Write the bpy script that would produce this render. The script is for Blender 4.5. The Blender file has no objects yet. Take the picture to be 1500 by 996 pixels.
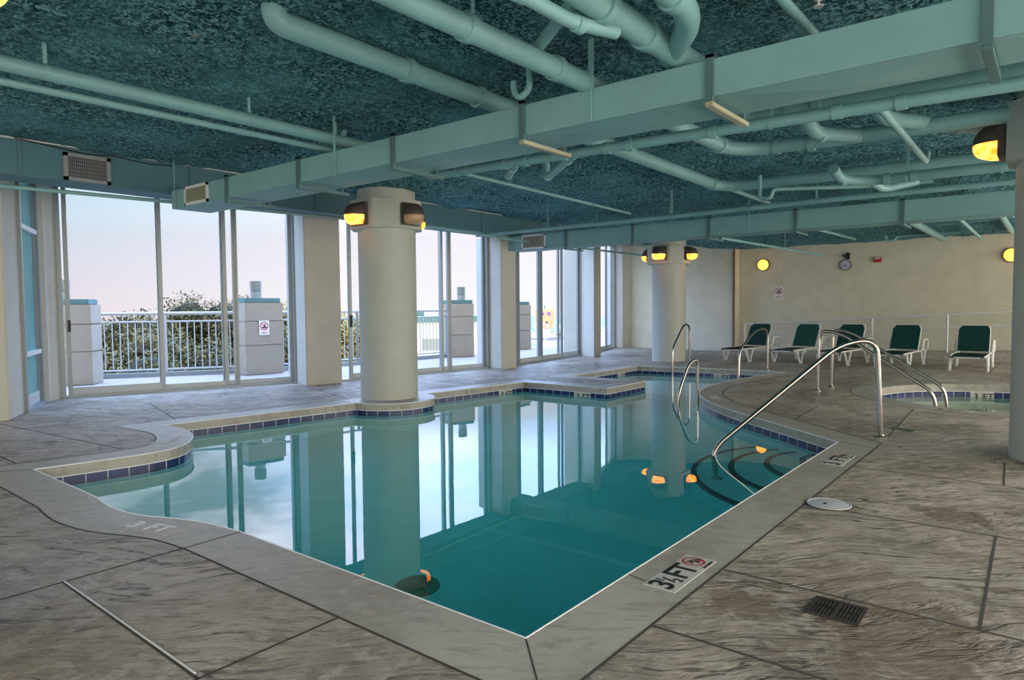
import bpy, bmesh, math, random
from mathutils import Vector, Matrix, noise
from mathutils.geometry import tessellate_polygon
random.seed(7)
PI = math.pi
col = bpy.context.scene.collection
sc = bpy.context.scene

# ------------------------------------------------------------------ camera, world, exposure
cam_d = bpy.data.cameras.new('camera'); cam = bpy.data.objects.new('camera', cam_d); col.objects.link(cam)
cam_d.sensor_width = 36.0; cam_d.lens = 36 * 996.8 / 1500; cam_d.clip_start = .05; cam_d.clip_end = 2000
right = Vector((0.62576524, -0.77996303, -0.00869119)); up = Vector((0.04241204, 0.0228971, 0.9988378)); fwd = Vector((0.77885755, 0.62540658, -0.04740804))
cam.matrix_world = Matrix(((right.x, up.x, -fwd.x, 0), (right.y, up.y, -fwd.y, 0), (right.z, up.z, -fwd.z, 1.2), (0, 0, 0, 1)))
sc.camera = cam
sc.view_settings.view_transform = 'Standard'; sc.view_settings.look = 'None'; sc.view_settings.gamma = 1
sc.view_settings.exposure = 0.78
try: sc.view_settings.use_curve_mapping = False
except Exception: pass
sc.cycles.use_denoising = True
sc.cycles.max_bounces = 14; sc.cycles.diffuse_bounces = 6; sc.cycles.glossy_bounces = 6; sc.cycles.transmission_bounces = 10; sc.cycles.transparent_max_bounces = 16
sc.cycles.sample_clamp_indirect = 6.0

W = bpy.data.worlds.new('sky'); sc.world = W; W.use_nodes = True
nt = W.node_tree; nt.nodes.clear()
def N(t, typ, **kw):
    n = t.nodes.new(typ)
    for k, v in kw.items():
        if k in n.inputs.keys(): n.inputs[k].default_value = v
        else: setattr(n, k, v)
    return n
def ramp(t, fac, stops, interp='LINEAR'):
    r = t.nodes.new('ShaderNodeValToRGB'); r.color_ramp.interpolation = interp
    e = r.color_ramp.elements
    while len(e) < len(stops): e.new(.5)
    for i, (p_, c) in enumerate(stops):
        e[i].position = p_; e[i].color = (*c, 1) if len(c) == 3 else c
    if fac is not None: t.links.new(fac, r.inputs[0])
    return r.outputs[0]
def mth(t, op, a, b=None, c=None):
    m = t.nodes.new('ShaderNodeMath'); m.operation = op
    for i, v in enumerate((a, b, c)):
        if v is None: continue
        if isinstance(v, (int, float)): m.inputs[i].default_value = v
        else: t.links.new(v, m.inputs[i])
    return m.outputs[0]
def mixc(t, fac, a, b, mode='MIX'):
    m = t.nodes.new('ShaderNodeMix'); m.data_type = 'RGBA'; m.blend_type = mode
    for i, v in ((0, fac), (6, a), (7, b)):
        if isinstance(v, (int, float)): m.inputs[i].default_value = v
        elif isinstance(v, tuple): m.inputs[i].default_value = (*v, 1) if len(v) == 3 else v
        else: t.links.new(v, m.inputs[i])
    return m.outputs[2]
tc = N(nt, 'ShaderNodeTexCoord'); sep = N(nt, 'ShaderNodeSeparateXYZ'); nt.links.new(tc.outputs['Generated'], sep.inputs[0])
elev = sep.outputs[2]
skyc = ramp(nt, elev, [(0.0, (.54, .455, .49)), (.10, (.54, .455, .52)), (.155, (.66, .78, 1.0)), (.21, (1.9, 2.7, 4.6)), (.45, (2.0, 3.1, 5.4))])
# the white glare low in the sky to the right of the terrace, the blue side to the left
dt = N(nt, 'ShaderNodeVectorMath', operation='DOT_PRODUCT'); nt.links.new(tc.outputs['Generated'], dt.inputs[0]); dt.inputs[1].default_value = (.86, .5, 0)
gl = ramp(nt, dt.outputs['Value'], [(.72, (0, 0, 0)), (1.0, (1, 1, 1))])
dt3 = N(nt, 'ShaderNodeVectorMath', operation='DOT_PRODUCT'); nt.links.new(tc.outputs['Generated'], dt3.inputs[0]); dt3.inputs[1].default_value = (.15, .98, 0)
bl = ramp(nt, dt3.outputs['Value'], [(.80, (0, 0, 0)), (.98, (1, 1, 1))])
blm = mth(nt, 'MULTIPLY', bl, mth(nt, 'MULTIPLY', mth(nt, 'ADD', elev, .0), 7.0))
blm = mth(nt, 'MINIMUM', blm, 1.0)
skyc = mixc(nt, blm, skyc, (.36, .46, .52))
low = ramp(nt, elev, [(0.0, (1, 1, 1)), (.35, (0, 0, 0))])
skyc = mixc(nt, mth(nt, 'MULTIPLY', gl, low), skyc, (.63, .62, .65))
nz = N(nt, 'ShaderNodeTexNoise', Scale=3.2, Detail=6.0, Roughness=.6)
mp = N(nt, 'ShaderNodeMapping'); mp.inputs['Scale'].default_value = (1, 1, 3.2); nt.links.new(tc.outputs['Generated'], mp.inputs[0]); nt.links.new(mp.outputs[0], nz.inputs['Vector'])
cl = ramp(nt, nz.outputs[0], [(.48, (0, 0, 0)), (.66, (1, 1, 1))])
clm = mth(nt, 'MULTIPLY', cl, ramp(nt, elev, [(.12, (0, 0, 0)), (.3, (.75, .75, .75))]))
skyc = mixc(nt, clm, skyc, (3.0, 2.8, 3.3))
# brighter half of the sky behind the photographer, added to light the room
dt2 = N(nt, 'ShaderNodeVectorMath', operation='DOT_PRODUCT'); nt.links.new(tc.outputs['Generated'], dt2.inputs[0]); dt2.inputs[1].default_value = (-.75, -.66, .05)
back = ramp(nt, dt2.outputs['Value'], [(.0, (0, 0, 0)), (.7, (1, 1, 1))])
skyc = mixc(nt, back, skyc, (1.1, 1.02, .88))
dt4 = N(nt, 'ShaderNodeVectorMath', operation='DOT_PRODUCT'); nt.links.new(tc.outputs['Generated'], dt4.inputs[0]); dt4.inputs[1].default_value = (.12, -.99, .05)
skyc = mixc(nt, ramp(nt, dt4.outputs['Value'], [(.35, (0, 0, 0)), (.85, (1, 1, 1))]), skyc, (2.9, 2.6, 2.2))  # added warm sky lobe on the right, brightens the deck and far wall
bg = N(nt, 'ShaderNodeBackground', Strength=1.0); nt.links.new(skyc, bg.inputs[0])
wo = N(nt, 'ShaderNodeOutputWorld'); nt.links.new(bg.outputs[0], wo.inputs[0])

# ------------------------------------------------------------------ materials
def newmat(name):
    m = bpy.data.materials.new(name); m.use_nodes = True
    t = m.node_tree; b = t.nodes['Principled BSDF']
    return m, t, b
def simple(name, c, rough=.5, metal=0.0, var=.0, bump=0.0, bscale=40.0, emis=None, estr=0.0, spec=.5):
    m, t, b = newmat(name)
    b.inputs['Roughness'].default_value = rough; b.inputs['Metallic'].default_value = metal
    b.inputs['Specular IOR Level'].default_value = spec
    tc = N(t, 'ShaderNodeTexCoord')
    nz = N(t, 'ShaderNodeTexNoise', Scale=3.0, Detail=5.0, Roughness=.6); t.links.new(tc.outputs['Object'], nz.inputs['Vector'])
    v = ramp(t, nz.outputs[0], [(.3, tuple(x * (1 - var) for x in c)), (.7, tuple(min(1, x * (1 + var)) for x in c))])
    t.links.new(v, b.inputs['Base Color'])
    if bump:
        n2 = N(t, 'ShaderNodeTexNoise', Scale=bscale, Detail=4.0); t.links.new(tc.outputs['Object'], n2.inputs['Vector'])
        bp_ = N(t, 'ShaderNodeBump', Strength=bump, Distance=.01); t.links.new(n2.outputs[0], bp_.inputs['Height']); t.links.new(bp_.outputs[0], b.inputs['Normal'])
    if emis:
        b.inputs['Emission Color'].default_value = (*emis, 1); b.inputs['Emission Strength'].default_value = estr
    return m
M = {}
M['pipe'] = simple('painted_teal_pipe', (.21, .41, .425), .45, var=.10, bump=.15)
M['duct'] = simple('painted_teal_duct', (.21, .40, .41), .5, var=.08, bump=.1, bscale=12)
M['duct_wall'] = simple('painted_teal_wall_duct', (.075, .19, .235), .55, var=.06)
M['strap'] = simple('painted_dark_hanger', (.08, .16, .17), .5, var=.15)
M['strap_dirty'] = simple('worn_yellowish_bracket', (.36, .37, .26), .6, var=.2)
M['plaster'] = simple('cream_wall_plaster', (.66, .63, .50), .75, var=.07, bump=.25, bscale=25)
M['pier'] = simple('cream_pier_plaster', (.53, .53, .47), .7, var=.05, bump=.12, bscale=30)
M['column'] = simple('cream_column_paint', (.46, .48, .43), .55, var=.05, bump=.1, bscale=30)
M['alu'] = simple('pale_grey_aluminium', (.30, .34, .35), .4, metal=.3, var=.04)
M['pale_alu'] = simple('pale_bottom_rail', (.50, .53, .53), .45, var=.04)
M['white_alu'] = simple('white_painted_metal', (.72, .73, .74), .4, var=.03)
M['steel'] = simple('polished_stainless', (.46, .43, .40), .2, metal=1.0, var=.05)
M['white'] = simple('white_plastic', (.74, .74, .72), .45, var=.04)
M['grille_dark'] = simple('dark_grille_void', (.05, .05, .06), .7)
M['grille'] = simple('grey_grille', (.30, .32, .33), .5)
M['sling'] = simple('dark_green_sling', (.008, .085, .075), .6, var=.12, bump=.3, bscale=160)
M['teal_sling'] = simple('teal_sling', (.05, .22, .20), .6)
M['bronze'] = simple('brown_bronze', (.075, .055, .05), .4, var=.1)
M['amber'] = simple('lit_amber_glass', (.9, .45, .05), .3, emis=(1.0, .33, .015), estr=3.0)
t_ = M['amber'].node_tree; b_ = t_.nodes['Principled BSDF']; tc_ = N(t_, 'ShaderNodeTexCoord'); n_1 = N(t_, 'ShaderNodeTexNoise', Scale=14.0, Detail=2.0); t_.links.new(tc_.outputs['Object'], n_1.inputs['Vector']); t_.links.new(ramp(t_, n_1.outputs[0], [(.40, (1, .10, .003)), (.58, (1, .42, .05))]), b_.inputs['Emission Color'])
M['amber_off'] = simple('unlit_amber_glass', (.50, .30, .16), .25, var=.25)
M['round_glass'] = simple('lit_round_glass', (.95, .8, .3), .3, emis=(1.0, .34, .03), estr=2.2)
M['black'] = simple('black_paint', (.015, .015, .018), .5)
M['red'] = simple('red_paint', (.45, .02, .02), .4)
M['sign_red'] = simple('sign_red', (.42, .03, .05), .5)
M['sign_white'] = simple('sign_white', (.78, .77, .76), .4, var=.03)
M['marker_white'] = simple('marker_tile_white', (.55, .55, .52), .35, var=.06)
M['worn_white'] = simple('worn_marker_letters', (.78, .78, .80), .5, var=.1)
M['iron'] = simple('rusty_dark_iron', (.035, .027, .023), .6, var=.4)
M['lid'] = simple('grey_plastic_lid', (.50, .52, .56), .5, var=.08)
M['joint'] = simple('dark_joint_sealant', (.06, .055, .05), .9)
M['stucco'] = simple('terrace_stucco', (.33, .30, .25), .8, var=.06, bump=.3, bscale=60)
M['curb'] = simple('pale_curb_paint', (.24, .29, .31), .6)
M['cap'] = simple('teal_cap_paint', (.08, .19, .21), .5, var=.06)
M['vent'] = simple('galvanised_vent', (.28, .32, .33), .45, metal=.3, var=.1)
M['terrace'] = simple('terrace_concrete', (.33, .285, .285), .8, var=.07, bump=.2)
M['rail'] = simple('white_railing', (.42, .45, .47), .45)
M['basin'] = simple('pale_teal_pool_plaster', (.48, .82, .86), .7, var=.06)
M['tubbasin'] = simple('tub_plaster', (.50, .62, .50), .7, var=.06)
M['nosing'] = simple('step_nosing_tile', (.02, .05, .07), .4)
M['bead'] = simple('white_lip_glint_and_grout', (.80, .84, .86), .4)  # white for the painted glint on the lip and for the grout
M['drain_green'] = simple('drain_cover', (.13, .22, .14), .5, var=.2)
M['ground'] = simple('distant_ground', (.16, .22, .14), .9, var=.3)
M['sea'] = simple('distant_sea', (.40, .52, .55), .5, var=.05)
M['bark'] = simple('bark', (.12, .09, .06), .9, var=.2)
M['bld'] = simple('white_render', (.66, .66, .66), .7, var=.04)
M['bld_teal'] = simple('teal_shutter', (.16, .38, .44), .6)
M['bld_red'] = simple('red_awning', (.50, .10, .07), .6)
M['kiosk'] = simple('sandy_board', (.72, .46, .26), .7, var=.08)
M['purple'] = simple('violet_emblem', (.22, .16, .50), .6)
M['clockface'] = simple('lavender_clock_face', (.50, .48, .66), .35)
M['brown'] = simple('brown_joint', (.22, .12, .06), .7)

def stamped(name, base, dark, lite, wrink=1.0):
    m, t, b = newmat(name)
    tc = N(t, 'ShaderNodeTexCoord')
    mp = N(t, 'ShaderNodeMapping', vector_type='POINT'); mp.inputs['Rotation'].default_value = (0, 0, math.radians(51.3))
    t.links.new(tc.outputs['Object'], mp.inputs[0])
    wn = N(t, 'ShaderNodeTexNoise', Scale=1.1, Detail=2.0); t.links.new(mp.outputs[0], wn.inputs['Vector'])
    wv = N(t, 'ShaderNodeVectorMath', operation='MULTIPLY_ADD'); t.links.new(wn.outputs[1], wv.inputs[0]); wv.inputs[1].default_value = (.5, .5, 0); t.links.new(mp.outputs[0], wv.inputs[2])
    mp2 = N(t, 'ShaderNodeMapping'); mp2.inputs['Scale'].default_value = (1.0, 3.6, 1); t.links.new(wv.outputs[0], mp2.inputs[0])
    # slate-like ledges: sharp steps of a stretched noise, only here and there
    n1 = N(t, 'ShaderNodeTexNoise', Scale=1.7, Detail=7.0, Roughness=.62); t.links.new(mp2.outputs[0], n1.inputs['Vector'])
    mask = N(t, 'ShaderNodeTexNoise', Scale=1.9, Detail=4.0, Roughness=.6); t.links.new(mp.outputs[0], mask.inputs['Vector'])
    d = mth(t, 'ABSOLUTE', mth(t, 'SUBTRACT', n1.outputs[0], .5))
    mp3 = N(t, 'ShaderNodeMapping'); mp3.inputs['Scale'].default_value = (.75, 4.6, 1); mp3.inputs['Location'].default_value = (3, 7, 0); t.links.new(wv.outputs[0], mp3.inputs[0])
    nL = N(t, 'ShaderNodeTexNoise', Scale=2.0, Detail=3.5, Roughness=.55); t.links.new(mp3.outputs[0], nL.inputs['Vector'])
    dL = mth(t, 'ABSOLUTE', mth(t, 'SUBTRACT', nL.outputs[0], .5))
    line = ramp(t, dL, [(.0, (1, 1, 1)), (.010, (.8, .8, .8)), (.020, (0, 0, 0))])
    line = mth(t, 'MULTIPLY', line, ramp(t, mask.outputs[0], [(.47, (0, 0, 0)), (.53, (1, 1, 1))]))
    n3 = N(t, 'ShaderNodeTexNoise', Scale=6.0, Detail=10.0, Roughness=.72); t.links.new(mp2.outputs[0], n3.inputs['Vector'])
    n4 = N(t, 'ShaderNodeTexNoise', Scale=1.0, Detail=7.0, Roughness=.62); t.links.new(tc.outputs['Object'], n4.inputs['Vector'])
    n5 = N(t, 'ShaderNodeTexNoise', Scale=9.0, Detail=8.0, Roughness=.75); t.links.new(tc.outputs['Object'], n5.inputs['Vector'])
    c = ramp(t, n4.outputs[0], [(.38, dark), (.5, base), (.60, lite)])
    c = mixc(t, ramp(t, n3.outputs[0], [(.40, (.85, .85, .85)), (.50, (0, 0, 0))]), c, dark)
    c = mixc(t, ramp(t, n5.outputs[0], [(.49, (0, 0, 0)), (.60, (.75, .75, .75))]), c, lite)
    c = mixc(t, mth(t, 'MULTIPLY', line, .9 * wrink), c, tuple(x * .22 for x in dark))
    if wrink:
        # old brown water stains with ragged outlines
        for (px, py, rad_, k_) in ((4.53, .44, .22, .8), (2.67, .96, .18, .65), (2.7, .36, .36, .7), (3.12, .60, .42, .5), (5.6, .8, .25, .4)):
            dd = N(t, 'ShaderNodeVectorMath', operation='DISTANCE'); t.links.new(tc.outputs['Object'], dd.inputs[0]); dd.inputs[1].default_value = (px, py, 0)
            e_ = mth(t, 'ADD', mth(t, 'DIVIDE', dd.outputs['Value'], rad_), mth(t, 'MULTIPLY', mth(t, 'SUBTRACT', n5.outputs[0], .5), 2.4))
            c = mixc(t, ramp(t, e_, [(.55, (k_, k_, k_)), (.95, (0, 0, 0))]), c, (.16, .105, .055))
    t.links.new(c, b.inputs['Base Color'])
    step = ramp(t, n1.outputs[0], [(.40, (0, 0, 0)), (.46, (.45, .45, .45)), (.5, (.5, .5, .5)), (.515, (.8, .8, .8)), (.62, (1, 1, 1))])
    h = mth(t, 'ADD', mth(t, 'MULTIPLY', step, .7), mth(t, 'MULTIPLY', n3.outputs[0], .55))
    h = mth(t, 'ADD', h, mth(t, 'MULTIPLY', n5.outputs[0], .2))
    h = mth(t, 'SUBTRACT', h, mth(t, 'MULTIPLY', line, .3 * wrink))
    bu = N(t, 'ShaderNodeBump', Strength=.95 * wrink + .05, Distance=.075); t.links.new(h, bu.inputs['Height']); t.links.new(bu.outputs[0], b.inputs['Normal'])
    t.links.new(ramp(t, n4.outputs[0], [(.3, (.30, .30, .30)), (.7, (.55, .55, .55))]), b.inputs['Roughness'])
    return m
M['deck'] = stamped('stamped_concrete_deck', (.43, .37, .30), (.24, .195, .145), (.60, .535, .465))
M['coping'] = stamped('smooth_coping_concrete', (.39, .365, .325), (.30, .275, .235), (.46, .43, .385), wrink=.0)

def foam_mat():
    m, t, b = newmat('teal_spray_foam_ceiling')
    tc = N(t, 'ShaderNodeTexCoord')
    n1 = N(t, 'ShaderNodeTexNoise', Scale=26.0, Detail=6.0, Roughness=.7, Distortion=1.0); t.links.new(tc.outputs['Object'], n1.inputs['Vector'])
    n2 = N(t, 'ShaderNodeTexNoise', Scale=1.3, Detail=6.0, Roughness=.6); t.links.new(tc.outputs['Object'], n2.inputs['Vector'])
    n3 = N(t, 'ShaderNodeTexNoise', Scale=60.0, Detail=5.0, Roughness=.8); t.links.new(tc.outputs['Object'], n3.inputs['Vector'])
    c = ramp(t, n1.outputs[0], [(.43, (.01, .055, .07)), (.5, (.11, .37, .45)), (.57, (.48, .92, 1.0))])
    c = mixc(t, ramp(t, n2.outputs[0], [(.40, (0, 0, 0)), (.62, (.6, .6, .6))]), c, (.26, .68, .76))
    c = mixc(t, ramp(t, n3.outputs[0], [(.3, (.7, .7, .7)), (.55, (0, 0, 0))]), c, (.03, .10, .12))
    v = N(t, 'ShaderNodeTexVoronoi', Scale=1.15); t.links.new(tc.outputs['Object'], v.inputs['Vector'])
    n6 = N(t, 'ShaderNodeTexNoise', Scale=30.0, Detail=2.0); t.links.new(tc.outputs['Object'], n6.inputs['Vector'])
    sp = mth(t, 'LESS_THAN', mth(t, 'ADD', v.outputs['Distance'], mth(t, 'MULTIPLY', n6.outputs[0], .06)), .058)
    c = mixc(t, sp, c, (.55, .60, .55))
    t.links.new(c, b.inputs['Base Color']); b.inputs['Roughness'].default_value = .95; b.inputs['Specular IOR Level'].default_value = .1
    h = mth(t, 'ADD', n1.outputs[0], mth(t, 'MULTIPLY', n3.outputs[0], .4))
    bu = N(t, 'ShaderNodeBump', Strength=1.0, Distance=.09); t.links.new(h, bu.inputs['Height']); t.links.new(bu.outputs[0], b.inputs['Normal'])
    return m
M['foam'] = foam_mat()

def tile_mat():
    m, t, b = newmat('navy_waterline_tile')
    uv = N(t, 'ShaderNodeUVMap'); uv.uv_map = 'UVMap'
    br = N(t, 'ShaderNodeTexBrick'); br.offset = 0; br.squash = 1
    br.inputs['Scale'].default_value = 1; br.inputs['Brick Width'].default_value = .155; br.inputs['Row Height'].default_value = .155
    br.inputs['Mortar Size'].default_value = .004; br.inputs['Mortar Smooth'].default_value = .1
    br.inputs['Color1'].default_value = (.014, .032, .15, 1); br.inputs['Color2'].default_value = (.008, .02, .09, 1); br.inputs['Mortar'].default_value = (.50, .54, .58, 1)
    t.links.new(uv.outputs[0], br.inputs['Vector']); t.links.new(br.outputs[0], b.inputs['Base Color']); b.inputs['Roughness'].default_value = .2
    return m
M['tile'] = tile_mat()

def glass_mat(name, tint=(1, 1, 1), fac=.92):
    m = bpy.data.materials.new(name); m.use_nodes = True; t = m.node_tree; t.nodes.clear()
    tr = N(t, 'ShaderNodeBsdfTransparent'); tr.inputs[0].default_value = (*tint, 1)
    o = N(t, 'ShaderNodeOutputMaterial'); t.links.new(tr.outputs[0], o.inputs[0])
    return m
M['glass'] = glass_mat('clear_glass', (.95, .965, .97))
m, t, b = newmat('frosted_teal_glass')
b.inputs['Base Color'].default_value = (.25, .50, .50, 1); b.inputs['Roughness'].default_value = .25; b.inputs['Transmission Weight'].default_value = .5; b.inputs['IOR'].default_value = 1.1
tcf = N(t, 'ShaderNodeTexCoord'); nf = N(t, 'ShaderNodeTexNoise', Scale=2.0); t.links.new(tcf.outputs['Object'], nf.inputs['Vector']); t.links.new(ramp(t, nf.outputs[0], [(.3, (.22, .46, .46)), (.7, (.28, .53, .53))]), b.inputs['Base Color'])
M['frosted'] = m

def water_mat(name, dens, colr):
    m, t, b = newmat(name)
    b.inputs['Base Color'].default_value = (1, 1, 1, 1); b.inputs['Roughness'].default_value = 0.0; b.inputs['IOR'].default_value = 1.333; b.inputs['Transmission Weight'].default_value = 1.0
    tc = N(t, 'ShaderNodeTexCoord')
    n = N(t, 'ShaderNodeTexNoise', Scale=1.6, Detail=3.0); t.links.new(tc.outputs['Object'], n.inputs['Vector'])
    bu = N(t, 'ShaderNodeBump', Strength=.03, Distance=.02); t.links.new(n.outputs[0], bu.inputs['Height']); t.links.new(bu.outputs[0], b.inputs['Normal'])
    va = N(t, 'ShaderNodeVolumeAbsorption', Density=dens); va.inputs['Color'].default_value = (*colr, 1)
    t.links.new(va.outputs[0], t.nodes['Material Output'].inputs['Volume'])
    return m
M['water'] = water_mat('clear_teal_pool_water', .62, (.02, .96, .96))
M['tubwater'] = water_mat('clear_green_tub_water', .8, (.35, .85, .75))

def leaf_mat(name, a, b_, c_):
    m, t, b = newmat(name)
    oi = N(t, 'ShaderNodeTexCoord'); n = N(t, 'ShaderNodeTexNoise', Scale=1.4, Detail=6.0, Roughness=.8); t.links.new(oi.outputs['Object'], n.inputs['Vector'])
    t.links.new(ramp(t, n.outputs[0], [(.32, a), (.5, b_), (.66, c_)]), b.inputs['Base Color']); b.inputs['Roughness'].default_value = .7
    return m
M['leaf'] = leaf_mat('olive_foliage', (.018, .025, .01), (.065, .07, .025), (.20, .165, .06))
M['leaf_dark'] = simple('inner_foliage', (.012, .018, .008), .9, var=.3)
M['leaf2'] = leaf_mat('autumn_foliage', (.09, .09, .02), (.30, .27, .05), (.55, .38, .10))

# ------------------------------------------------------------------ mesh helpers
def link_mesh(name, bm, mat, parent=None, smooth=False, kind=None, label=None):
    me = bpy.data.meshes.new(name)
    bmesh.ops.recalc_face_normals(bm, faces=bm.faces)
    off = Vector((0, 0, 0)); p_ = parent
    while p_ is not None: off += p_.location; p_ = p_.parent
    if off.length > 0: bmesh.ops.translate(bm, verts=bm.verts, vec=-off)
    bm.to_mesh(me); bm.free()
    if smooth:
        for f in me.polygons: f.use_smooth = True
        try: me.set_sharp_from_angle(angle=math.radians(38))
        except Exception: pass
    me.materials.append(mat)
    o = bpy.data.objects.new(name, me); col.objects.link(o)
    if parent is not None: o.parent = parent
    if kind: o['kind'] = kind
    if label: o['label'] = label
    return o
def thing(name, label, cat, loc=(0, 0, 0), group=None, kind=None):
    o = bpy.data.objects.new(name, None); o.empty_display_size = .1; col.objects.link(o); o.location = loc
    if label: o['label'] = label
    if cat: o['category'] = cat
    if group: o['group'] = group
    if kind: o['kind'] = kind
    return o
def tag(o, label, cat, group=None):
    o['label'] = label; o['category'] = cat
    if group: o['group'] = group
    return o
def copy_tree(o, parent=None):
    c = o.copy(); col.objects.link(c); c.parent = parent
    for ch in [x for x in bpy.data.objects if x.parent == o]: copy_tree(ch, c)
    return c
def box(bm, x0, x1, y0, y1, z0, z1, mat=None):
    vs = [bm.verts.new(Vector(v)) for v in ((x0, y0, z0), (x1, y0, z0), (x1, y1, z0), (x0, y1, z0), (x0, y0, z1), (x1, y0, z1), (x1, y1, z1), (x0, y1, z1))]
    if mat is not None:
        for v in vs: v.co = mat @ v.co
    for f in ((0, 3, 2, 1), (4, 5, 6, 7), (0, 1, 5, 4), (1, 2, 6, 5), (2, 3, 7, 6), (3, 0, 4, 7)): bm.faces.new([vs[i] for i in f])
    return vs
def bbox(*a, bev=0.0, mat=None):
    bm = bmesh.new(); box(bm, *a, mat=mat)
    if bev: bmesh.ops.bevel(bm, geom=bm.edges[:], offset=bev, segments=2, affect='EDGES')
    return bm
def prism(bm, pts, z0, z1):
    a = [bm.verts.new((x, y, z0)) for x, y in pts]; b = [bm.verts.new((x, y, z1)) for x, y in pts]
    n = len(pts)
    for i in range(n): bm.faces.new((a[i], a[(i + 1) % n], b[(i + 1) % n], b[i]))
    bm.faces.new(a[::-1]); bm.faces.new(b)
    return bm
def prism_bm(pts, z0, z1, bev=0.0):
    bm = prism(bmesh.new(), pts, z0, z1)
    if bev: bmesh.ops.bevel(bm, geom=[e for e in bm.edges], offset=bev, segments=2, affect='EDGES')
    return bm
def lathe(bm, prof, cx=0, cy=0, seg=32, mat=None, cap=True):
    rings = []
    for r, z in prof:
        ring = []
        for k in range(seg):
            a = 2 * PI * k / seg; v = Vector((cx + r * math.cos(a), cy + r * math.sin(a), z))
            ring.append(bm.verts.new(mat @ v if mat is not None else v))
        rings.append(ring)
    for i in range(len(rings) - 1):
        for k in range(seg): bm.faces.new((rings[i][k], rings[i][(k + 1) % seg], rings[i + 1][(k + 1) % seg], rings[i + 1][k]))
    if cap: bm.faces.new(rings[0][::-1]); bm.faces.new(rings[-1])
def fillet(pts, rad, n=6):
    pts = [Vector(p_) for p_ in pts]; out = [pts[0]]
    for i in range(1, len(pts) - 1):
        a, b, c = pts[i - 1], pts[i], pts[i + 1]
        r = rad[i - 1] if isinstance(rad, (list, tuple)) else rad
        u = (a - b); w = (c - b); r_ = min(r, u.length * .49, w.length * .49)
        p0 = b + u.normalized() * r_; p1 = b + w.normalized() * r_
        for k in range(n + 1):
            s = k / n; out.append(p0 * (1 - s) ** 2 + b * 2 * s * (1 - s) + p1 * s * s)
    out.append(pts[-1]); return out
def sweep(bm, pts, r, seg=14, cap=True):
    pts = [Vector(p_) for p_ in pts]; n = len(pts); rings = []
    tprev = (pts[1] - pts[0]).normalized()
    ref = Vector((0, 0, 1)) if abs(tprev.z) < .9 else Vector((1, 0, 0))
    u = tprev.cross(ref).normalized()
    for i in range(n):
        if i == 0: tt = (pts[1] - pts[0]).normalized()
        elif i == n - 1: tt = (pts[-1] - pts[-2]).normalized()
        else: tt = ((pts[i + 1] - pts[i]).normalized() + (pts[i] - pts[i - 1]).normalized()).normalized()
        u = (u - tt * u.dot(tt)).normalized(); w = tt.cross(u)
        rr = r[i] if isinstance(r, (list, tuple)) else r
        rings.append([bm.verts.new(pts[i] + (u * math.cos(2 * PI * k / seg) + w * math.sin(2 * PI * k / seg)) * rr) for k in range(seg)])
    for i in range(n - 1):
        for k in range(seg): bm.faces.new((rings[i][k], rings[i][(k + 1) % seg], rings[i + 1][(k + 1) % seg], rings[i + 1][k]))
    if cap: bm.faces.new(rings[0][::-1]); bm.faces.new(rings[-1])
def tube(pts, r, rad=0.0, seg=14):
    bm = bmesh.new(); sweep(bm, fillet(pts, rad) if rad else pts, r, seg); return bm
def flat_poly(loops, z, bm=None):
    bm = bm or bmesh.new()
    L = [[Vector((x, y, 0)) for x, y in l] for l in loops]
    flat = [v for l in L for v in l]; vs = [bm.verts.new((v.x, v.y, z)) for v in flat]
    for tri in tessellate_polygon(L):
        try: bm.faces.new([vs[i] for i in tri])
        except ValueError: pass
    return bm
def crom(pts, n=5):
    P_ = [Vector((*p_, 0)) for p_ in pts]; out = []
    for i in range(len(P_) - 1):
        a = P_[max(i - 1, 0)]; b = P_[i]; c = P_[i + 1]; d = P_[min(i + 2, len(P_) - 1)]
        for k in range(n):
            s = k / n
            v = .5 * ((2 * b) + (c - a) * s + (2 * a - 5 * b + 4 * c - d) * s * s + (3 * b - a - 3 * c + d) * s ** 3)
            out.append((v.x, v.y))
    out.append((P_[-1].x, P_[-1].y)); return out
def offset_loop(pts, d):
    n = len(pts); out = []
    for i in range(n):
        a = Vector(pts[i - 1]); b = Vector(pts[i]); c = Vector(pts[(i + 1) % n])
        u = (b - a).normalized(); w = (c - b).normalized()
        n1 = Vector((u.y, -u.x)); n2 = Vector((w.y, -w.x)); mm = n1 + n2
        if mm.length < .05: mm = n1
        mm.normalize(); k = max(mm.dot(n1), .45)
        out.append(tuple(b + mm * (d / k)))
    return out
def band(loop, z0, z1, off0=0.0, off1=0.0, uv=False, start=0.0):
    bm = bmesh.new(); a = offset_loop(loop, off0) if off0 else loop; b = offset_loop(loop, off1) if off1 else loop
    n = len(loop); va = [bm.verts.new((*p_, z0)) for p_ in a]; vb = [bm.verts.new((*p_, z1)) for p_ in b]
    L = [0]
    for i in range(n): L.append(L[-1] + (Vector(loop[(i + 1) % n]) - Vector(loop[i])).length)
    lay = bm.loops.layers.uv.new('UVMap') if uv else None
    for i in range(n):
        f = bm.faces.new((va[i], va[(i + 1) % n], vb[(i + 1) % n], vb[i]))
        if uv:
            f.loops[0][lay].uv = (L[i], 0); f.loops[1][lay].uv = (L[i + 1], 0)
            f.loops[2][lay].uv = (L[i + 1], abs(z1 - z0)); f.loops[3][lay].uv = (L[i], abs(z1 - z0))
    return bm
def strip(a, b, w, z, h=.0015):
    """thin flat inlay from a to b, w wide"""
    a = Vector(a); b = Vector(b); d = (b - a).normalized(); n = Vector((-d.y, d.x)) * w / 2
    return prism_bm([tuple(a - n), tuple(b - n), tuple(b + n), tuple(a + n)], z - .004, z + h)
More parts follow.
